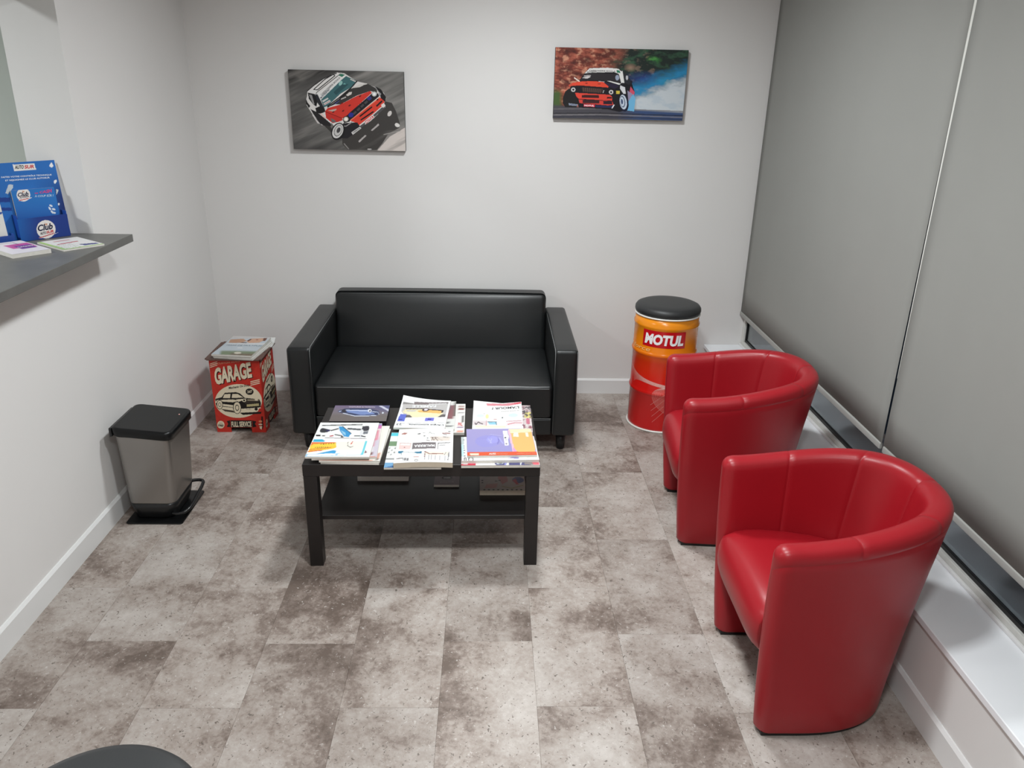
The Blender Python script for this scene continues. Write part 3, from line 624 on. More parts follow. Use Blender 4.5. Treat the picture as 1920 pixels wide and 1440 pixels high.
a.text('ALEZ', ((560, 772), (725, 768), (728, 805), (562, 808)), (248, 226, 214), 0.05); a.text('PROFITEZ', ((740, 778), (1000, 772), (1000, 800), (742, 804)), (238, 160, 130)); a.text('NOUVELLE COLLECTION', ((1220, 772), (1690, 758), (1690, 776), (1220, 788)), (248, 196, 160))
mag('brochure', 1.656, -1.730, .4716, .266, .244, .009, 2.6, a, 'purple and orange brochure with a red band, topmost of its stack', 'brochure')
q = ((0, 380), (1780, 330), (1785, 900), (0, 925))
a = Art(90, 60, (242, 242, 240), q); a.rect(-20, 370, 60, 560, (190, 200, 200)); a.rect(-20, 560, 50, 830, (190, 226, 236))
for y in (450, 595, 640, 690, 750, 820): a.ell(62, y, 18, 10, (60, 56, 60))
for x, r in ((75, 34), (200, 60)): a.ell(x, 890, r, 40, (60, 52, 54)); a.ell(x, 896, r-20, 30, (242, 242, 240))
a.poly([(1040, 865), (1200, 830), (1310, 850), (1300, 875)], (140, 130, 190)); a.rect(1500, 822, 1590, 845, (50, 46, 50))
mag('magazine', 1.650, -1.770, .4611, .294, .212, .0105, 2.8, a, 'white spiral-marked magazine directly under the purple brochure')
q = ((0, 500), (1770, 480), (1810, 1040), (0, 1060))
a = Art(90, 70, (240, 236, 234), q); a.rect(-20, 930, 330, 1080, (214, 60, 84)); a.rect(-20, 945, 145, 1035, (242, 226, 226)); a.rect(150, 945, 315, 1025, (228, 110, 130)); a.poly([(760, 930), (1600, 890), (1600, 1060), (790, 1060)], (90, 88, 130)); a.poly([(790, 940), (990, 930), (960, 1020), (810, 1030)], (190, 196, 206)); a.ell(900, 985, 60, 30, (70, 76, 76)); a.poly([(1000, 930), (1100, 930), (1060, 1050), (1000, 1050)], (150, 150, 210)); a.poly([(1070, 930), (1130, 930), (1080, 1055), (1030, 1055)], (240, 240, 244)); a.ell(1360, 925, 180, 40, (236, 232, 230)); a.line([(1400, 930), (1360, 1040)], 24, (236, 236, 240)); a.poly([(1450, 1000), (1620, 920), (1680, 1040), (1460, 1030)], (140, 130, 130)); a.poly([(1610, 915), (1790, 905), (1800, 1040), (1660, 1040)], (224, 110, 120)); a.rect(-20, 1035, 330, 1080, (190, 40, 60))
mag('magazine', 1.652, -1.788, .4501, .297, .214, .0105, 1.6, a, 'red and white car magazine lying lowest under the purple brochure')

# ---- on the lower shelf
a = Art(6, 6, (206, 200, 200)); mag('paper_block', 1.158, -1.44, .2001, .217, .20, .020, 0.5, a, 'white paper block on the lower shelf of the coffee table', 'paper')
a = Art(40, 50, (156, 138, 142)); a.ell(.5, .42, .22, .10, (80, 74, 78)); a.ell(.5, .42, .14, .06, (190, 184, 184)); a.poly([(.25, .2), (.8, .24), (.8, .14), (.25, .1)], (178, 160, 162)); a.text('info', ((.3, .19), (.7, .21), (.7, .16), (.3, .14)), (120, 100, 106))
mag('leaflet', 1.432, -1.515, .2001, .106, .150, .010, 0.5, a, 'small stack of mauve leaflets on the coffee table lower shelf', 'leaflet', edge='paper')
a = Art(70, 60, (206, 190, 182)); a.poly([(.42, 1), (.6, 1), (.62, .45), (.5, .3), (.4, .6)], (206, 140, 136)); a.poly([(.15, .3), (.4, .36), (.36, .12), (.1, .1)], (212, 160, 150)); a.ell(.85, .52, .13, .16, (120, 124, 156)); a.poly([(.72, .5), (.8, .3), (.86, .28), (.8, .6)], (206, 110, 116)); a.ell(.36, .46, .03, .025, (90, 80, 80)); a.ell(.44, .5, .03, .025, (90, 80, 80)); a.ell(.06, .5, .025, .025, (80, 70, 70)); a.ell(.06, .38, .025, .025, (80, 70, 70)); a.line([(.5, .2), (.7, .1), (.95, .25)], .03, (180, 168, 120))
for i in range(9): a.ell(.1+.1*i, .03, .02, .03, (80, 84, 70))
mag('book', 1.669, -1.570, .2001, .192, .175, .022, 0.8, a, 'picture book with pink and blue shapes on the coffee table lower shelf', 'book', edge='newsprint')

# ================================================================== sofa
sofa = empty('sofa', (1.332, -0.455, 0))
def S(p): return (p[0]-1.332, p[1]+0.455, p[2])
x0, x1, yf, yb, zb = 0.611, 2.054, -0.862, -0.052, 0.10
aw = 0.120
for lo, hi in ((x0, x0+aw), (x1-aw, x1)):
    pbox('armrest', S((lo, yf, zb)), S((hi, yb, 0.566)), 0.018, 'black_leather', sofa, (0.002, 0.004, 0.004))
wy = lambda v: (v[0], v[1] + (0.06*(v[2]-0.36)/0.31 if v[2] > 0.36 and v[1] < 0.28 else 0.0), v[2])
pbox('backrest', S((x0+aw+0.002, -0.235, 0.30)), S((x1-aw-0.002, yb, 0.672)), 0.028, 'black_leather', sofa, (0.0, 0.014, 0.006), 10, wy)
def crease(v):
    r = 0.0035*mn.noise(Vector((v[0]*14+v[1]*5, v[1]*4, 1.0))) * (1 if v[2] > 0.36 else 0.3)
    return (v[0], v[1], v[2]+r)
pbox('seat_cushion', S((x0+aw+0.002, yf+0.008, 0.192)), S((x1-aw-0.002, -0.24, 0.372)), 0.02, 'black_leather', sofa, (0.0, 0.006, 0.014), 16, crease)
pbox('base_rail', S((x0+aw+0.002, yf+0.010, zb+0.002)), S((x1-aw-0.002, yb-0.02, 0.190)), 0.008, 'black_leather', sofa)
# contrast stitching
st = 0.0011
for xi in (x0+aw-0.004, x1-aw+0.004):
    tube('stitching', [S((xi, -0.20, 0.5672)), S((xi, yf+0.02, 0.5672)), S((xi, yf+0.004, 0.560)), S((xi, yf-0.0012, 0.545)), S((xi, yf-0.0012, 0.115))], st, 'stitch', sofa)
for xi in (x1-0.005,):
    tube('stitching', [S((xi, yf+0.004, 0.560)), S((xi, yf-0.0008, 0.545)), S((xi, yf-0.0008, 0.115))], st, 'stitch', sofa)
tube('stitching', [S((x0+aw+0.02, yf+0.0068, 0.358)), S((1.33, yf+0.0048, 0.359)), S((x1-aw-0.02, yf+0.0068, 0.358))], st, 'stitch', sofa)
tube('stitching', [S((x0+aw+0.006, yf+0.0075, 0.196)), S((1.33, yf+0.0068, 0.196)), S((x1-aw-0.006, yf+0.0075, 0.196))], st, 'stitch', sofa)
tube('stitching', [S((x0+aw+0.03, -0.170, 0.661)), S((1.33, -0.170, 0.665)), S((x1-aw-0.03, -0.170, 0.661))], st*0.8, 'stitch', sofa)
for fx in (x0+0.065, x1-0.065):
    for fy in (yf+0.075, yb-0.07):
        lathe('foot', [(0, 0), (0.019, 0), (0.021, 0.004), (0.030, 0.1005), (0, 0.1005)], 'foot', sofa, 20, S((fx, fy, 0)))
tag(sofa, 'black leather two-seat sofa with pale stitching against the back wall', 'sofa')

# ================================================================== red tub chairs
def tub_chair(loc, rz, label):
    root = empty('armchair', loc, rz)
    T, ZB = 0.072, 0.014
    wz = lambda z: 0.266+0.036*(z/0.65)
    flare = lambda z: 0.0
    fz = lambda z: -0.300-0.072*(z/0.65)+0.034*(z/0.65)**2
    bk = lambda z: 0.150+0.076*(max(z, 0)/0.65)**1.4
    yc = lambda z: -0.190-0.030*(z/0.65)
    ex = lambda z: 0.80
    # stations run along the near arm, round the back and out along the other arm
    ends = (0, .0012, .004, .008, .014, .022, .035)
    ZR, da = 0.6, np.linspace(0, PI/2, 4000)
    px_ = np.cos(da)**ex(ZR)*wz(ZR); py_ = yc(ZR)+np.sin(da)**ex(ZR)*(bk(ZR)-yc(ZR))
    arc = np.concatenate([[0], np.cumsum(np.hypot(np.diff(px_), np.diff(py_)))])
    seam_s = [0.105, 0.35]; half_s = arc[-1]
    ss = [x for x in np.arange(0.004, half_s-0.01, 0.018) if all(abs(x-q) > 0.008 for q in seam_s)]
    ss = sorted(ss+[q+d for q in seam_s for d in (-0.0025, 0, 0.0025)]+[half_s-0.0025])
    ang = [float(np.interp(x, arc, da)) for x in ss]
    sm = [any(abs(x-q) < 1e-9 for q in seam_s) for x in ss]
    fr = (0.15, 0.35, 0.55, 0.75, 0.93)
    arm = [('s', e, False) for e in ends]+[('t', t, False) for t in fr]
    arr = [(1, *a_) for a_ in arm]+[(0, 'a', v, m_) for v, m_ in zip(ang, sm)]+[(0, 'a', PI/2, True)]+[(0, 'a', PI-v, m_) for v, m_ in list(zip(ang, sm))[::-1]]+[(-1, *a_) for a_ in arm[::-1]]
    RE = 0.035
    def pt(stn, z, o):
        sd, k, v, _ = stn
        if k != 'a':
            y = fz(z)+v if k == 's' else fz(z)+0.04+v*(yc(z)-fz(z)-0.04)
            t = (y-fz(z))/(yc(z)-fz(z)); return Vector((sd*(wz(z)+flare(z)*(1-math.sin(PI/2*t))-o), y, z))
        ca, sa = math.cos(v), math.sin(v)
        return Vector((math.copysign(abs(ca)**ex(z), ca)*(wz(z)-o), yc(z)+abs(sa)**ex(z)*(bk(z)-yc(z)-o), z))
    def ztop(stn):
        f = (pt(stn, 0.65, 0.03).y-fz(0.65))/(bk(0.65)-fz(0.65)); f = min(1, max(0, f))
        return 0.668+0.064*(0.5-0.5*math.cos(PI*f))
    bm = bmesh.new(); rings = []
    for stn in arr:
        sd, k, v, seam = stn
        ins = RE-math.sqrt(max(0, RE*RE-(RE-v)**2)) if (k == 's' and v < RE) else 0.0
        zt = ztop(stn)-ins; o0, o1 = ins, T-ins; zb = ZB+min(ins*0.4, 0.006)
        R_ = (o1-o0)/2
        ring = []
        for z in (zb, zb+.006, .12, .22, .32, .42, .52, zt-.07): ring.append((o0+(0.003 if z == zb else 0), z))
        ring += [(o0, zt-.046), (o0+.0008, zt-.0445), (o0, zt-.043)]
        for q in range(0, 9):
            t_ = PI*q/8; cq, sq = math.cos(t_), math.sin(t_); ring.append((o0+R_-R_*math.copysign(abs(cq)**.8, cq), zt-R_+R_*sq**.8))
        for z in (zt-.055, zt-.10, .52, .42, .32, .22, .12, zb+.006, zb): ring.append((o1-(0.003 if z == zb else 0), z))
        if seam:                                   # stitched seams run over the roll and down the inside only
            sd_ = 0.0013; ring = [((o, z) if i < 11 else (o+(sd_ if i < 14 else (0 if i < 17 else -sd_)), z-(sd_ if 13 <= i <= 18 else 0))) for i, (o, z) in enumerate(ring)]
        rings.append([bm.verts.new(pt(stn, z, o)) for o, z in ring])
    for A, B in zip(rings, rings[1:]):
        n = len(A)
        for i in range(n): bm.faces.new((A[i], A[(i+1) % n], B[(i+1) % n], B[i]))
    bm.faces.new(rings[0][::-1]); bm.faces.new(rings[-1])
    obj_bm('shell', bm, 'red_leather', root, True)
    # black plinth
    bm = bmesh.new(); rings = []
    for stn in arr:
        if stn[1] == 's' and 0 < stn[2] < 0.02: continue
        s2 = stn if not (stn[1] == 's' and stn[2] == 0) else (stn[0], 's', 0.014, False)
        rings.append([bm.verts.new(pt(s2, z, o)) for o, z in ((.008, 0), (.008, .0155), (T-.008, .0155), (T-.008, 0))])
    for A, B in zip(rings, rings[1:]):
        for i in range(4): bm.faces.new((A[i], A[(i+1) % 4], B[(i+1) % 4], B[i]))
    bm.faces.new(rings[0][::-1]); bm.faces.new(rings[-1])
    obj_bm('plinth', bm, 'foot', root)
    # seat
    prof = [(-.285, .262), (-.318, .266), (-.333, .282), (-.343, .31), (-.347, .34), (-.346, .37), (-.338, .396), (-.322, .416), (-.298, .428), (-.26, .434), (-.2, .435), (-.12, .431), (-.04, .427), (.02, .424), (.06, .422), (.085, .421), (.1, .42), (.108, .419)]
    back = [(.09, .262)]
    U_ = [-1, -.985, -.96, -.92, -.85, -.7, -.5, -.25, 0, .25, .5, .7, .85, .92, .96, .985, 1]
    bm = bmesh.new(); rows = []
    def lim(y, z):
        wi = wz(z)-T+0.0015; y0 = yc(z); d = bk(z)-y0-T+0.0015
        if y <= y0: return wi+flare(z)*(1-math.sin(PI/2*max(0, (y-fz(z))/(y0-fz(z)))))
        return wi*max(0.03, 1-min(1, (y-y0)/d)**(2/ex(z)))**(ex(z)/2)
    for y, z in prof+back:
        row = []
        for u in U_:
            yy, zz = y, z
            if y < -.25: yy += 0.020*abs(u)**8
            if z > .40: zz += -0.014*abs(u)**10 + 0.005*(1-u*u)
            row.append(bm.verts.new((u*lim(y, z), yy, zz)))
        rows.append(row)
    m_ = len(rows)
    for i in range(m_):
        A, B = rows[i], rows[(i+1) % m_]
        for j in range(len(U_)-1): bm.faces.new((A[j], A[j+1], B[j+1], B[j]))
    bm.faces.new([r[0] for r in rows]); bm.faces.new([r[-1] for r in rows][::-1])
    obj_bm('seat', bm, 'red_leather', root, True)
    return tag(root, label, 'armchair')
tub_chair((2.72, -2.498, 0), -PI/2-0.008, 'red leather tub armchair standing further from the drum stool')
tub_chair((2.730, -1.486, 0), -PI/2-0.085, 'red leather tub armchair next to the orange drum stool')

# ================================================================== drum stools
def drum(loc, rz, label, vinyl='vinyl_black'):
    root = empty('drum_stool', loc, rz); R0 = 0.172
    def bead(z, h=0.016, d=0.007): return [(R0, z-h), (R0+d*.6, z-h*.55), (R0+d, z), (R0+d*.6, z+h*.55), (R0, z+h)]
    lathe('body', [(0, 0.004), (R0, 0.004), (R0, 0.02)]+bead(0.225)+bead(0.445)+[(R0, 0.585)]+[(R0+.004, .592), (R0+.005, .602), (R0-.001, .612), (R0-.001, .645), (0, .645)], 'drum', root, 72)
    lathe('bottom_rim', [(R0-.004, 0), (R0+.006, 0), (R0+.0085, .004), (R0+.006, .009), (R0-.002, .009)], 'rim_white', root, 72)
    lathe('top_rim', [(R0-.004, .644), (R0+.003, .644), (R0+.005, .648), (R0+.002, .652), (R0-.004, .652)], 'rim_white', root, 72)
    lathe('cushion', [(0, .650), (R0-.01, .650), (R0+.001, .655), (R0+.005, .666), (R0+.004, .680), (R0-.004, .692), (R0-.02, .699), (R0-.06, .7025), (0, .704)], vinyl, root, 72)
    # print wrapped on the drum: u along the circumference (radians), v = height
    def cyl(u, v, k):
        rad = np.full_like(v, R0)+k
        for zc in (0.225, 0.445): rad += np.where(np.abs(v-zc) < .016, 0.007*np.clip(1-np.abs(v-zc)/.016, 0, 1)**.6, 0)
        return np.stack([rad*np.cos(u), rad*np.sin(u), v], 1)
    def wrap(name, art, u0, u1, z0, z1, grid=True):
        return art_obj(name, art, lambda u, v, k: cyl(u0+(u1-u0)*u, z0+(z1-z0)*v, k), 'print_tin', root, 0.0006, 0.0016, grid)
    C0 = -PI/2
    a = Art(24, 4, (192, 18, 28), ((0, 1), (1, 1), (1, 0), (0, 0)))
    a.text('MOTUL', ((.06, .82), (.95, .82), (.95, .16), (.06, .16)), (244, 240, 240), 0.05, 0.12)
    wrap('brand_label', a, C0-0.72, C0+0.68, .492, .583)
    a = Art(24, 3, (0, 0, 0)); a.text('road force', ((0, .9), (1, .9), (1, .1), (0, .1)), (250, 206, 130), 0.0, 0.2)
    wrap('script_lettering', a, C0-1.95, C0-0.42, .461, .490, False)
    # white line-art mesh: thin ribbons
    bm = bmesh.new()
    def ribbon(pts, wd):
        pts = [np.array(p, float) for p in pts]; prev = None
        for i, p in enumerate(pts):
            t = pts[min(i+1, len(pts)-1)]-pts[max(i-1, 0)]; t = t*np.array([R0, 1]); t /= (np.linalg.norm(t)+1e-9)
            nrm = np.array([-t[1]/R0, t[0]])*wd/2
            pa, pb = p+nrm, p-nrm
            va, vb = [bm.verts.new(cyl(np.array([q[0]]), np.array([q[1]]), 0.0007)[0]) for q in (pa, pb)]
            if prev: bm.faces.new((prev[0], va, vb, prev[1]))
            prev = (va, vb)
    for i in range(16):
        f = i/15
        p0 = np.array([C0-1.30+.28*f, .365-.10*f]); p3 = np.array([C0+.40-.12*f, .272-.008*f])
        p1 = np.array([C0-.85, .30+.01*f]); p2 = np.array([C0-.2, .268+.03*(1-f)])
        ribbon([((1-t)**3)*p0+3*t*(1-t)**2*p1+3*t*t*(1-t)*p2+t**3*p3 for t in np.linspace(0, 1, 16)], .0008)
    for i in range(14):
        f = i/13
        p0 = np.array([C0+.30, .268-.004*f]); p3 = np.array([C0+.42+.3*f, .10+.09*f])
        p1 = np.array([C0-.55+.6*f, .27]); p2 = np.array([C0-.25+.5*f, .15+.02*f])
        ribbon([((1-t)**3)*p0+3*t*(1-t)**2*p1+3*t*t*(1-t)*p2+t**3*p3 for t in np.linspace(0, 1, 20)], .0008)
    for i in range(4):
        f = i/3; ribbon([(C0-.25+.6*t+.1*f, .16-.1*f+(.1+.02*f)*t) for t in np.linspace(0, 1, 10)], .0007)
    m2 = M.get('line_print') or mat('line_print', (246, 196, 186), 0.3); M['line_print'] = m2
    lp = obj_bm('line_pattern', bm, m2, root)
    return tag(root, label, 'stool')
drum((2.58, -0.42, 0), -0.25, 'orange and red oil drum stool with black cushion standing by the back wall')
drum((0.966, -3.622, 0), 0.6, 'round stool with black cushion standing alone on the floor facing the coffee table')

# ================================================================== red garage box stool
bx = empty('storage_box', (0.274, -0.493, 0))
bw, bh, bt = 0.262, 0.418, 0.006
def B_(x, y): return (x, y)
h_ = bw/2
pan = bmesh.new()
def panel(name, axis, sgn):
    # panel with a foot notch at the bottom
    pts = [(-h_, 0), (-.055, 0), (-.055, .022), (-.047, .028), (.047, .028), (.055, .022), (.055, 0), (h_, 0), (h_, bh), (-h_, bh)]
    bm = bmesh.new()
    def P_(s, z, d):
        return (s, sgn*(h_-d), z) if axis == 'y' else (sgn*(h_-d), s, z)
    inn = 0.0 if axis == 'y' else bt
    pts = [(max(-h_+inn, min(h_-inn, s)), z) for s, z in pts]
    f = [bm.verts.new(P_(s, z, 0)) for s, z in pts]; b = [bm.verts.new(P_(s, z, bt)) for s, z in pts]; n = len(pts)
    bm.faces.new(f); bm.faces.new(b[::-1])
    for i in range(n): bm.faces.new((f[i], f[(i+1) % n], b[(i+1) % n], b[i]))
    return obj_bm(name, bm, 'red_board', bx)
pf = panel('panel', 'y', -1); panel('panel', 'y', 1); panel('panel', 'x', -1); pr = panel('panel', 'x', 1)
box('inner_tray', (-h_+bt, -h_+bt, .029), (h_-bt, h_-bt, .033), 'brown_board', bx)
def garage_art():
    cream, blk, red = (232, 218, 190), (30, 26, 24), (198, 52, 40)
    a = Art(200, 310, red, ((215, 425), (870, 425), (915, 1315), (325, 1315)))
    a.put(np.clip(a.nz(.012, .012, 0, 5.0)*1.2, 0, .25), (168, 38, 30))
    for y in (478, 500, 522): a.line([(238, y+8), (325, y-22)], 9, cream)
    for y in (700, 722, 744): a.line([(752, y+8), (862, y-18)], 10, cream)
    a.text('CUSTOM AUTO', ((330, 468), (620, 440), (620, 458), (330, 492)), (226, 150, 120), 0.03)
    a.text('GARAGE', ((296, 548), (764, 464), (784, 662), (312, 764)), (60, 20, 18), 0.055); a.text('GARAGE', ((286, 538), (756, 452), (774, 655), (300, 756)), cream, 0.045)
    a.ell(590, 945, 293, 205, cream, -0.06)
    a.text('Mechanic On Duty', ((470, 775), (735, 735), (738, 770), (474, 812)), blk, 0.02, 0.1)
    a.ell(732, 833, 50, 40, blk); a.text('24/7', ((703, 818), (765, 812), (766, 846), (704, 852)), cream, 0.03)
    # the old car
    a.poly([(300, 925), (380, 905), (420, 850), (560, 840), (610, 855), (670, 910), (850, 925), (868, 970), (860, 1020), (720, 1050), (600, 1050), (520, 1030), (400, 1020), (310, 1000)], blk)
    a.poly([(395, 915), (415, 868), (492, 862), (485, 915)], cream); a.poly([(505, 912), (515, 862), (580, 862), (650, 905), (560, 912)], cream)
    a.poly([(310, 940), (520, 930), (600, 945), (520, 965), (330, 955)], cream); a.poly([(380, 985), (520, 1000), (520, 1025), (390, 1010)], cream); a.poly([(300, 975), (380, 970), (370, 960), (310, 950)], cream); a.poly([(560, 930), (690, 918), (650, 935), (590, 960)], cream)
    a.poly([(640, 950), (690, 935), (850, 940), (840, 965), (680, 985)], (60, 52, 46)); a.poly([(690, 990), (840, 975), (845, 1005), (690, 1018)], (190, 176, 130)); a.poly([(700, 925), (850, 925), (835, 945), (700, 945)], (150, 138, 116))
    a.line([(610, 1048), (860, 1030)], 10, cream); a.ell(660, 940, 26, 20, cream); a.ell(660, 940, 14, 11, blk); a.ell(812, 930, 20, 14, cream)
    for (x, y, rx, ry) in ((355, 995, 32, 50), (570, 1030, 44, 68)): a.ell(x, y, rx+7, ry+7, blk); a.ell(x, y, rx, ry, cream); a.ell(x, y, rx*.55, ry*.55, blk); a.ell(x, y, rx*.4, ry*.4, cream)
    a.ell(805, 1052, 28, 26, cream); a.ell(805, 1044, 20, 18, blk); a.poly([(600, 1090), (870, 1075), (860, 1100), (640, 1115)], blk); a.poly([(370, 1045), (520, 1065), (540, 1090), (420, 1075)], (70, 60, 50))
    # bottom band
    a.poly([(438, 1190), (480, 1180), (480, 1262), (438, 1255), (456, 1222)], blk); a.poly([(800, 1190), (752, 1180), (752, 1262), (800, 1250), (782, 1220)], blk); a.rect(484, 1180, 748, 1272, blk)
    a.text('FULL SERVICE', ((494, 1194), (738, 1190), (740, 1252), (496, 1258)), cream, 0.03)
    a.ell(366, 1232, 44, 44, cream); a.text('SINCE', ((344, 1208), (388, 1208), (388, 1220), (344, 1220)), (150, 90, 70)); a.text('1960', ((334, 1226), (398, 1226), (398, 1254), (334, 1254)), blk, 0.03)
    a.poly([(862, 1130), (885, 1130), (885, 1250), (870, 1290), (862, 1200)], (60, 24, 20)); a.ell(850, 1190, 22, 12, (226, 150, 110)); a.ell(848, 1225, 24, 8, cream); a.poly([(835, 1245), (870, 1245), (860, 1285), (842, 1275)], cream)
    return a
ga = garage_art()
# cut the notch out of the printed sheet by keeping it above the notch in the middle
def notch_v(u, v): return v
def face_map(axis):
    def f(u, v, k):
        s = (u-.5)*bw*0.998; z = 0.001+v*(bh-.0015)
        z = np.where((np.abs(s) < .056) & (z < .0292), .0292, z)
        d = np.full_like(s, h_)+k
        return np.stack([s, -d, z], 1) if axis == 'y' else np.stack([d, s, z], 1)
    return f
art_obj('front_print', ga, face_map('y'), 'print_card', pf, 0.0004, 0.0004)
art_obj('side_print', ga, face_map('x'), 'print_card', pr, 0.0004, 0.0004)
lid = bmesh.new(); add_box(lid, (-.147, -.152, bh), (.147, .148, bh+.006), 0.0)
bmesh.ops.bevel(lid, geom=[e for e in lid.edges if abs(e.verts[0].co.z-e.verts[1].co.z) > .004], offset=.012, segments=3, affect='EDGES')
lo_ = obj_bm('lid', lid, 'brown_board', bx)
for sx in (-.128, .128):
    box('slot', (sx-.004, -.03, bh+.0055), (sx+.004, .03, bh+.0066), 'slot', lo_, 0.0005, 1)
tag(bx, 'red garage-print box stool with brown lid beside the sofa', 'box stool')
# magazines on the box lid
zt = bh+.0062
blank = lambda: Art(6, 8, (236, 236, 234))
for i, (dx, dy, rt, lb) in enumerate(((.012, .004, -7.5, 'white magazine lying directly on the brown box lid'), (.008, .0, -6.5, 'white magazine second from the brown box lid'), (.003, .002, -5.5, 'white magazine just under the pale blue magazine on the box'))):
    mag('magazine', .286+dx, -.508+dy, zt+i*.0062, .208, .283, .006, rt, blank(), lb)
q = ((640, 130), (1550, 155), (1200, 570), (200, 545))
a = Art(60, 80, (206, 216, 224), q)
a.put(np.clip((210-a.Y)/60, 0, 1), (222, 216, 214)); a.poly([(590, 200), (900, 185), (1000, 230), (860, 275), (560, 272)], (204, 158, 128)); a.poly([(990, 240), (1080, 185), (1380, 170), (1400, 215), (1300, 265), (1050, 275)], (224, 178, 150)); a.poly([(1000, 225), (1080, 185), (1110, 200), (1030, 245)], (110, 66, 52)); a.poly([(1380, 170), (1470, 165), (1440, 230), (1380, 225)], (120, 76, 62)); a.ell(1240, 205, 30, 12, (190, 130, 110)); a.poly([(840, 275), (900, 260), (990, 262), (1030, 275)], (110, 80, 66))
a.poly([(530, 290), (1450, 275), (1440, 300), (520, 305)], (238, 236, 236)); a.put(np.clip((a.Y-440)/40, 0, 1)*np.clip((a.X-380)/80, 0, 1), (132, 146, 116)); a.put(np.clip((a.Y-505)/30, 0, 1)*np.clip((a.X-650)/60, 0, 1), (126, 112, 92)); a.ell(850, 508, 90, 26, (222, 216, 198)); a.put(np.clip((260-a.X)/120, 0, 1)*np.clip((a.Y-460)/50, 0, 1), (214, 224, 224))
a.text('TERRE DE MULTIPLES', ((525, 312), (1400, 322), (1380, 348), (505, 340)), (130, 146, 160)); a.rect(810, 378, 930, 396, (240, 242, 242))
mag('magazine', .286, -.506, zt+3*.0062+.0001, .212, .292, .009, -5.2, a, 'pale blue magazine with a resting woman, topmost on the red box', lift=lambda u, v: 0.006*np.clip((v-.4)/.6, 0, 1)**2+.001*np.sin(PI*u))
mag('paper_sheet', .372, -.385, zt, .10, .11, .0025, 3.0, blank(), 'small white paper sticking out behind the magazines on the red box', 'paper', lift=lambda u, v: 0.018*np.clip((v-.6)/.4, 0, 1))

# ================================================================== pedal bin
bin_ = empty('pedal_bin', (0.172, -1.428, 0))
def rrect(hx, hy, r, n=6):
    o = []
    for cx, cy, a0 in ((hx-r, hy-r, 0), (-hx+r, hy-r, PI/2), (-hx+r, -hy+r, PI), (hx-r, -hy+r, 1.5*PI)):
        for i in range(n+1): o.append((cx+r*math.cos(a0+PI/2*i/n), cy+r*math.sin(a0+PI/2*i/n)))
    return o
def loft(name, secs, m, parent, smooth=True, zf=None):
    """secs: (hx, hy, r, z, dx, dy)"""
    bm = bmesh.new(); rings = []
    for hx, hy, r, z, dx, dy in secs:
        rings.append([bm.verts.new((x+dx, y+dy, z+(zf(x+dx, y+dy) if zf else 0))) for x, y in rrect(hx, hy, r)])
    for A, B in zip(rings, rings[1:]):
        n = len(A)
        for i in range(n): bm.faces.new((A[i], A[(i+1) % n], B[(i+1) % n], B[i]))
    bm.faces.new(rings[0][::-1]); bm.faces.new(rings[-1])
    return obj_bm(name, bm, m, parent, smooth)
o = loft('foot_plate', [(.119, .144, .012, 0, .003, 0), (.121, .146, .012, .004, .003, 0), (.120, .145, .012, .007, .003, 0)], 'matt_plastic', bin_, False)
loft('base', [(.088, .105, .05, .007, -.01, 0), (.092, .110, .05, .02, -.01, 0), (.098, .117, .045, .055, -.007, 0), (.101, .120, .04, .085, -.006, 0)], 'black_plastic', bin_)
loft('body', [(.0995, .1185, .035, .0852, -.006, 0), (.100, .119, .034, .09, -.006, 0), (.112, .128, .026, .398, .0, 0), (.112, .128, .026, .405, .0, 0)], 'steel', bin_)
zf = lambda x, y: -0.10*x
lidb = loft('lid', [(.114, .129, .028, .398, .0, 0), (.121, .134, .030, .402, .0, 0), (.122, .135, .030, .428, .0, 0), (.119, .132, .028, .435, .0, 0), (.112, .125, .024, .4375, .0, 0)], 'matt_plastic', bin_, True, zf)
for p in lidb.data.polygons: p.use_smooth = len(p.vertices) == 4
box('hinge', (-.130, -.125, .405), (-.118, .10, .443), 'black_plastic', bin_, .003)
lathe('indicator_light', [(0, 0), (.0035, 0), (.003, .0015), (0, .002)], 'led', bin_, 12, (.092, .058, .4285))
# pedal: a bent bar loop at the front corner
pl = [(.07, -.10, .030), (.10, -.112, .034), (.128, -.105, .042), (.143, -.07, .052), (.146, 0.0, .066), (.146, .07, .079), (.138, .098, .083), (.115, .105, .084), (.085, .10, .082)]
def smoothpts(P, n=4):
    P = [np.array(p) for p in P]; o = []
    for i in range(len(P)-1):
        p0, p1, p2, p3 = P[max(i-1, 0)], P[i], P[i+1], P[min(i+2, len(P)-1)]
        for k in range(n):
            t = k/n; o.append(tuple(.5*((2*p1)+(-p0+p2)*t+(2*p0-5*p1+4*p2-p3)*t*t+(-p0+3*p1-3*p2+p3)*t**3)))
    return o+[tuple(P[-1])]
tube('pedal', smoothpts(pl), .0075, 'black_plastic', bin_, 10)
tag(bin_, 'steel pedal bin with black lid standing against the side wall', 'bin')

# ================================================================== canvas pictures
def picture(xa, xb, za, zb, rz, art, label):
    cx, cz = (xa+xb)/2, (za+zb)/2; w2, h2 = (xb-xa)/2, (zb-za)/2
    root = empty('canvas_picture', (cx, -0.0005, cz))
    root.rotation_euler = (0, rz, 0)
    box('canvas', (-w2, -.030, -h2), (w2, 0, h2), 'canvas_edge', root, .0015, 1)
    art_obj('print', art, lambda u, v, k: np.stack([(u-.5)*2*w2*.998, np.full_like(u, -.030-k), (v-.5)*2*h2*.997], 1), 'print_matt', root, .0004, .0004)
    return tag(root, label, 'picture')
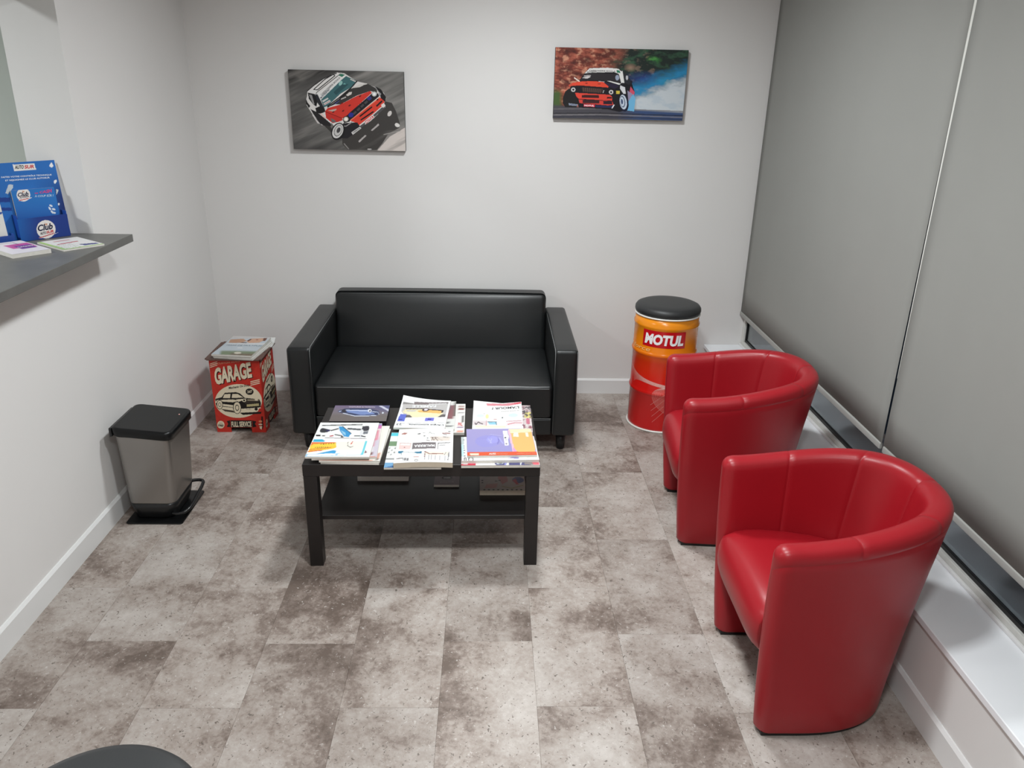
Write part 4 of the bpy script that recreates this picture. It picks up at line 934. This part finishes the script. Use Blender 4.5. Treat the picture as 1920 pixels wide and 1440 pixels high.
# --- picture one: traced in the coordinates of a 7.385x crop
a = Art(400, 276, (96, 94, 92), ((145, 150), (1755, 190), (1780, 1290), (235, 1255)))
n1 = a.nz(.0008, .006, -0.45, 2.0); n2 = a.nz(.004, .004, 0, 9.0)
a.put(np.clip((a.X-400)/1200, 0, 1)*.6, (128, 126, 122)); a.put(np.clip((420-a.Y+(a.X-145)*-.18)/200, 0, 1), (34, 32, 32)); a.put(np.clip(n1*.9, 0, .7), (150, 146, 142)); a.put(np.clip(-n1*.9, 0, .7), (52, 50, 50))
a.put(np.clip(n2, 0, 1)*np.clip((420-a.X)/100, 0, 1)*np.clip((360-a.Y)/60, 0, 1), (120, 116, 112))
a.put(np.clip((a.Y-1090)/150, 0, 1)*np.clip((900-a.X)/300, 0, 1)*.6, (56, 54, 54)); a.poly([(1380, 1290), (1560, 1090), (1780, 960), (1790, 1300)], (206, 196, 190)); a.put(np.clip((a.X-1250)/300, 0, 1)*np.clip((a.Y-1000)/250, 0, 1)*.5, (206, 198, 192))
a.poly([(900, 1120), (1160, 950), (1300, 870), (1500, 600), (1590, 620), (1650, 740), (1700, 900), (1690, 970), (1540, 1050), (1460, 1180), (1380, 1275), (980, 1268), (905, 1190)], (64, 61, 59)); a.put(np.clip(n1*1.2, 0, .5)*(a.X > 1000)*(a.Y > 1000), (96, 93, 90))
W_, K_, R_, G_ = (222, 218, 215), (30, 28, 30), (208, 58, 48), (60, 58, 56)
a.poly([(620, 900), (700, 880), (820, 1080), (760, 1040)], (60, 58, 56))
a.poly([(420, 440), (500, 380), (640, 280), (830, 195), (930, 205), (1110, 320), (1240, 350), (1400, 420), (1480, 480), (1512, 560), (1480, 640), (1500, 680), (1300, 870), (1160, 960), (1050, 1060), (980, 1100), (900, 1110), (760, 900), (620, 930), (480, 760), (410, 650), (400, 580), (415, 520)], W_)
a.poly([(415, 450), (500, 375), (640, 275), (820, 195), (860, 205), (840, 225), (560, 440), (540, 490), (440, 470)], (228, 225, 223)); a.line([(420, 450), (500, 380), (640, 280), (820, 205)], 14, (60, 58, 58)); a.line([(505, 432), (560, 435), (800, 240), (780, 220), (660, 290), (505, 432)], 12, K_); a.line([(540, 485), (560, 460), (880, 212)], 10, (80, 78, 78))
a.poly([(560, 490), (880, 215), (950, 235), (960, 260), (600, 570)], (232, 230, 228)); a.poly([(850, 235), (890, 212), (940, 228), (900, 258)], (50, 120, 96))
a.poly([(608, 575), (890, 300), (955, 245), (1100, 310), (1030, 400), (880, 490), (700, 660), (650, 680)], (66, 108, 112)); a.ell(880, 345, 22, 36, (150, 196, 190), .5); a.ell(930, 375, 20, 30, (120, 180, 176), .3); a.poly([(780, 470), (900, 360), (990, 360), (820, 510)], (50, 84, 90)); a.line([(1020, 290), (1095, 325)], 14, (214, 206, 200)); a.line([(700, 665), (870, 540), (1030, 405), (1105, 318)], 16, K_)
a.poly([(620, 590), (700, 545), (715, 560), (640, 610)], (206, 206, 204)); a.poly([(640, 625), (730, 575), (745, 600), (660, 650)], (214, 210, 208)); a.line([(650, 640), (735, 590)], 6, (180, 60, 60))
a.poly([(425, 475), (520, 495), (560, 590), (545, 670), (500, 640), (440, 560)], K_); a.poly([(440, 500), (480, 505), (520, 640), (500, 640)], (150, 148, 148)); a.poly([(525, 500), (560, 500), (660, 700), (620, 700), (560, 620)], (44, 44, 50)); a.poly([(530, 690), (600, 660), (660, 700), (670, 740), (600, 770), (545, 750)], K_)
a.poly([(400, 560), (420, 610), (460, 660), (440, 690), (405, 630)], K_); a.poly([(460, 700), (560, 750), (620, 800), (740, 900), (750, 940), (640, 930), (590, 900), (500, 770)], (40, 38, 40)); a.poly([(480, 740), (540, 840), (600, 910), (560, 900), (490, 790)], (206, 202, 200)); a.line([(610, 770), (670, 830)], 18, (226, 190, 180))
a.poly([(860, 560), (1010, 425), (1150, 385), (1260, 355), (1380, 420), (1390, 480), (1290, 455), (1100, 520), (880, 640), (800, 640), (700, 680)], G_); a.poly([(1030, 415), (1150, 360), (1240, 350), (1150, 400)], (210, 206, 200)); a.poly([(955, 510), (1000, 470), (1040, 465), (1030, 500), (980, 525)], (214, 208, 202)); a.line([(890, 565), (950, 540)], 16, (190, 186, 184)); a.poly([(790, 630), (850, 570), (870, 590), (810, 640)], (70, 74, 120)); a.line([(700, 680), (870, 570), (1010, 430)], 12, K_)
a.poly([(665, 735), (700, 690), (880, 640), (1100, 525), (1290, 455), (1315, 480), (930, 830), (900, 835)], R_); a.poly([(665, 735), (900, 830), (910, 860), (840, 885), (770, 900), (680, 830)], (196, 50, 44)); a.line([(670, 740), (900, 832)], 8, (120, 30, 28)); a.poly([(700, 725), (820, 700), (825, 715), (780, 740)], (190, 170, 160))
for x, y in ((900, 620), (1005, 655), (915, 730), (1150, 525), (780, 745)): a.ell(x, y, 18, 10, (100, 30, 30), -.5)
a.poly([(910, 850), (1000, 760), (1340, 468), (1400, 490), (1415, 530), (1050, 830), (1000, 880), (930, 900)], (32, 30, 36))
for i in range(5): x, y = 1080+i*52, 745-i*48; a.poly([(x-32, y+18), (x+8, y-18), (x+26, y+6), (x-12, y+40)], (74, 72, 74))
a.ell(1025, 787, 36, 32, (44, 50, 140), -.5); a.ell(1278, 556, 30, 28, (50, 56, 130), -.5); a.ell(955, 845, 42, 42, K_); a.ell(955, 845, 33, 33, (214, 206, 196)); a.ell(955, 845, 18, 18, (245, 240, 230)); a.ell(1348, 497, 34, 34, (200, 200, 200)); a.ell(1348, 497, 18, 18, (240, 240, 240))
a.poly([(1360, 390), (1440, 430), (1510, 540), (1500, 610), (1440, 560), (1420, 490)], K_); a.line([(1360, 400), (1410, 470), (1440, 500)], 10, (150, 148, 148)); a.poly([(1405, 480), (1440, 490), (1430, 530), (1410, 520)], (150, 150, 154))
a.poly([(1010, 865), (1420, 540), (1490, 600), (1485, 640), (1300, 800), (1130, 935), (1105, 900)], (216, 66, 50)); a.line([(1020, 860), (1420, 548)], 12, (236, 130, 100)); a.line([(1150, 805), (1310, 680)], 20, K_); a.line([(1165, 855), (1330, 745)], 20, K_); a.line([(1385, 660), (1450, 600)], 24, K_); a.line([(1385, 580), (1400, 570)], 16, K_)
a.poly([(1330, 790), (1480, 660), (1500, 690), (1350, 815)], (84, 82, 84)); a.poly([(1440, 650), (1480, 620), (1505, 660), (1470, 690)], (226, 220, 216)); a.poly([(1140, 945), (1215, 890), (1220, 920), (1165, 965)], (84, 82, 84)); a.poly([(1215, 880), (1320, 800), (1340, 822), (1235, 912)], (206, 44, 52)); a.text('MOTUL', ((1222, 884), (1318, 806), (1332, 824), (1238, 904)), (244, 238, 236), .03)
a.poly([(920, 900), (1110, 890), (1160, 960), (1050, 1060), (980, 1110), (890, 1110), (870, 980)], (36, 34, 38)); a.line([(880, 940), (960, 940), (1020, 900), (1040, 880)], 12, (160, 156, 156)); a.poly([(850, 885), (890, 880), (910, 905), (880, 915)], (200, 198, 196)); a.poly([(1028, 1028), (1145, 950), (1168, 972), (1050, 1062)], (212, 210, 208)); a.text('CARBONE', ((1040, 1028), (1140, 962), (1152, 976), (1054, 1044)), (60, 60, 60), .02)
a.poly([(740, 830), (790, 850), (830, 890), (760, 890)], (110, 106, 104)); a.ell(845, 1015, 92, 122, K_, .35); a.ell(842, 1010, 70, 104, (216, 214, 212), .42); a.ell(846, 1004, 54, 84, (110, 108, 108), .42); a.ell(848, 1002, 46, 74, (200, 198, 196), .42); a.ell(852, 998, 24, 40, (70, 68, 70), .42)
for p in ([(1300, 1000), (1405, 905), (1415, 930), (1320, 1010)], [(1125, 1150), (1220, 1065), (1240, 1075), (1140, 1170)]): a.poly(p, (176, 170, 168))
a.ell(1560, 770, 26, 40, (206, 200, 196), .5); a.ell(1665, 930, 36, 26, (220, 216, 212), .5); a.line([(930, 1185), (990, 1255)], 14, (140, 136, 134)); a.ell(1280, 1262, 30, 10, (180, 176, 174)); a.line([(1480, 1060), (1700, 1010)], 12, (150, 146, 142))
a.text('CARROSSERIE BOULA', ((600, 500), (860, 258), (880, 270), (620, 520)), (60, 60, 64), .01); a.text('MOTORSPORT', ((595, 545), (720, 420), (740, 430), (612, 560)), (50, 60, 90), .02)
picture(0.529, 1.140, 1.432, 1.838, 0.0, a, 'grey canvas picture of a tilted red rally car above the sofa')

# --- picture two: traced in the coordinates of a 6.62x crop
a = Art(440, 220, (60, 48, 46), ((140, 115), (1790, 155), (1705, 1025), (105, 1020)))
n1 = a.nz(.0045, .009, 0.12, 4.0); n2 = a.nz(.012, .02, 0.1, 7.0); n3 = a.nz(.006, .012, 0, 11.0)
left = np.clip((1000-a.X-(a.Y-300)*.5)/260, 0, 1)
a.C[:] = np.array(lin((34, 44, 40))); a.put(left, (112, 52, 42)); a.put(left*np.clip(n1*1.3+.1, 0, 1), (196, 110, 88)); a.put(left*np.clip(n2*1.3-.15, 0, .7), (220, 160, 130)); a.put(left*np.clip(-n1*1.3-.05, 0, 1), (58, 30, 28))
right = 1-left; a.put(right*np.clip(n3*1.1, 0, .8), (60, 96, 72)); a.put(right*np.clip(n2*1.2-.2, 0, .6)*(a.X < 1400), (130, 110, 96)); a.put(np.clip(1-np.hypot((a.X-1370)/110, (a.Y-270)/70), 0, 1)*(.5+n2), (70, 150, 70)); a.put(np.clip(1-np.hypot((a.X-1480)/130, (a.Y-545)/60), 0, 1)*.9, (50, 140, 80)); a.put(np.clip(1-np.hypot((a.X-1080)/90, (a.Y-370)/60), 0, 1)*.7, (176, 140, 120)); a.put(np.clip(1-np.hypot((a.X-1250)/300, (a.Y-520)/120), 0, 1)*.9, (40, 62, 130))
blue = np.clip(1-np.abs(a.Y-(700-(a.X-1080)*.42+n3*60))/150, 0, 1)*(a.X > 1050); a.put(blue*.85, (46, 140, 190))
smoke = np.clip((a.Y-(690-(a.X-1100)*.36+n3*60))/120, 0, 1)*np.clip((a.X-1080)/80, 0, 1); a.put(smoke, (196, 203, 208)); a.put(smoke*np.clip(n1, 0, .4), (160, 180, 196))
a.put(np.clip((a.Y-640)/60, 0, 1)*np.clip((240-a.X)/60, 0, 1), (70, 92, 50))
gr = np.clip((a.Y-840-(a.X-105)*.045)/30, 0, 1); a.put(gr, (72, 70, 76)); a.put(gr*np.clip((a.X-900)/300, 0, 1)*.7, (50, 80, 130))
for y, c in ((905, (110, 106, 108)), (960, (40, 38, 42)), (980, (130, 126, 128)), (1005, (44, 46, 60))): a.line([(105, y), (700, y-14), (1720, y+6)], 14, c, .7)
W_, K_, R_ = (226, 224, 222), (26, 24, 30), (222, 74, 52)
a.poly([(230, 760), (260, 680), (310, 640), (400, 680), (420, 840), (400, 880), (260, 880), (228, 830)], (30, 28, 28))
a.poly([(320, 640), (340, 580), (430, 550), (510, 440), (570, 380), (800, 375), (940, 390), (980, 420), (1040, 470), (1090, 550), (1130, 680), (1110, 790), (1060, 800), (1040, 900), (940, 930), (800, 900), (430, 880), (390, 700)], K_)
a.poly([(505, 450), (570, 382), (800, 375), (930, 388), (975, 430), (990, 560), (960, 570), (930, 450), (880, 430), (660, 435), (560, 440)], W_); a.poly([(905, 405), (945, 408), (955, 442), (912, 436)], (40, 120, 90))
a.poly([(440, 545), (520, 455), (660, 440), (935, 455), (965, 570), (780, 540), (560, 530)], (44, 40, 44)); a.poly([(470, 505), (560, 480), (585, 490), (540, 515)], (206, 200, 200)); a.poly([(500, 470), (585, 470), (585, 480), (495, 490)], (170, 164, 164)); a.ell(915, 500, 24, 34, (150, 160, 180)); a.poly([(780, 540), (820, 540), (960, 575), (940, 590)], W_); a.poly([(680, 545), (750, 548), (760, 560), (690, 558)], (190, 188, 188))
a.poly([(375, 495), (445, 545), (445, 562), (370, 510)], (236, 220, 210)); a.poly([(970, 400), (1040, 470), (1090, 560), (1060, 590), (1000, 560)], (40, 40, 46)); a.ell(1035, 500, 14, 30, (190, 190, 196)); a.ell(1090, 550, 14, 16, (24, 24, 40)); a.line([(975, 420), (995, 560)], 14, W_)
a.poly([(310, 610), (345, 572), (440, 552), (600, 545), (740, 555), (810, 610), (800, 625), (440, 600)], R_); a.poly([(300, 600), (345, 570), (350, 600), (320, 620)], (200, 80, 60)); a.poly([(740, 555), (900, 580), (940, 610), (880, 640), (810, 615)], (40, 34, 56)); a.ell(530, 572, 20, 5, (110, 40, 36)); a.ell(690, 580, 20, 5, (110, 40, 36))
a.poly([(330, 625), (440, 605), (880, 640), (860, 720), (400, 690), (340, 680)], (28, 24, 30)); a.poly([(470, 625), (740, 640), (730, 690), (480, 680)], (66, 50, 46))
for i in range(9): a.line([(490+i*26, 630+i*2), (495+i*26, 680+i*2)], 5, (110, 84, 74))
for x, y in ((362, 656), (838, 682)): a.ell(x, y, 28, 28, (200, 196, 196)); a.ell(x, y, 13, 13, (40, 36, 40))
a.line([(738, 690), (748, 660)], 8, (190, 190, 190)); a.poly([(900, 665), (945, 665), (942, 705), (900, 705)], (206, 184, 70)); a.poly([(950, 595), (1010, 620), (1020, 700), (990, 700), (950, 640)], (214, 214, 218)); a.poly([(1080, 610), (1130, 680), (1120, 720), (1060, 700)], (206, 80, 104)); a.poly([(1040, 660), (1100, 700), (1080, 780), (1050, 790)], (150, 140, 170))
a.poly([(385, 695), (820, 715), (850, 740), (850, 790), (430, 770), (400, 740)], (220, 70, 56)); a.rect(470, 722, 685, 756, (60, 24, 28)); a.rect(785, 742, 845, 765, (50, 24, 30)); a.poly([(430, 780), (850, 795), (870, 840), (800, 850), (440, 825)], (206, 64, 56)); a.rect(480, 785, 690, 825, (60, 30, 34)); a.rect(740, 795, 850, 835, (44, 26, 40)); a.poly([(495, 838), (635, 842), (632, 872), (495, 868)], (214, 50, 76)); a.text('MOTUL', ((502, 844), (626, 846), (624, 866), (502, 864)), (250, 240, 242), .03); a.poly([(640, 850), (870, 850), (840, 880), (640, 875)], (40, 44, 80)); a.line([(872, 845), (850, 880)], 14, (220, 220, 226)); a.poly([(305, 828), (418, 842), (415, 862), (305, 855)], (150, 160, 180)); a.text('CARBONE', ((312, 832), (412, 845), (411, 857), (312, 850)), (70, 76, 90), .01)
a.poly([(1050, 800), (1110, 700), (1140, 760), (1120, 920), (1040, 910)], (110, 176, 214)); a.ell(995, 815, 58, 110, (24, 26, 50), -.12); a.ell(988, 805, 44, 92, (196, 206, 220), -.12); a.ell(980, 800, 32, 72, (70, 84, 110), -.12); a.ell(976, 800, 25, 60, (196, 206, 220), -.12); a.ell(972, 800, 13, 34, (60, 74, 110), -.12)
a.text('CARROSSERIE BOUL.A', ((565, 402), (895, 412), (895, 428), (560, 420)), (60, 56, 60), .02); a.text('MOTORSPORT', ((540, 425), (660, 418), (660, 432), (535, 440)), (50, 46, 54), .02)
picture(1.944, 2.653, 1.620, 1.976, 0.0, a, 'colour canvas picture of a red drifting car trailing white smoke')

# leaflets lying on the counter
a = Art(40, 30, (232, 232, 226), ((450, 1195), (960, 1140), (1180, 1180), (830, 1320)))
a = Art(40, 50, (234, 232, 230)); a.rect(0, 0, .08, 1, (170, 206, 120)); a.rect(0, 0, 1, .05, (170, 206, 120)); a.poly([(.2, .55), (.75, .62), (.75, .56), (.2, .5)], (190, 60, 70)); a.poly([(.3, .85), (.7, .85), (.7, .8), (.3, .8)], (206, 140, 140)); a.poly([(.55, .3), (.95, .2), (.95, .08), (.6, .12)], (60, 70, 130)); a.put((np.sin(a.U*40)*np.sin(a.V*70) > .55).astype(float)*(a.U < .5)*(a.V < .5), (150, 170, 140))
mag('leaflet', 0.022, -1.542, 1.2001, .150, .205, .006, 52, a, 'green-edged leaflet lying on the grey counter before the blue display', 'leaflet')
a = Art(40, 50, (232, 226, 232)); a.poly([(.35, .75), (.95, .75), (.95, .35), (.35, .4)], (200, 90, 160)); a.poly([(.5, .6), (.9, .6), (.9, .3), (.5, .3)], (120, 70, 150)); a.line([(.3, .9), (.7, .9), (.7, .7)], .03, (70, 64, 70)); a.text('GAGNEZ', ((.5, .5), (.92, .5), (.92, .42), (.5, .42)), (240, 226, 240), .03)
mag('leaflet', -0.108, -1.668, 1.2001, .130, .235, .014, 52, a, 'stack of pink and white leaflets at the end of the blue display', 'leaflet')
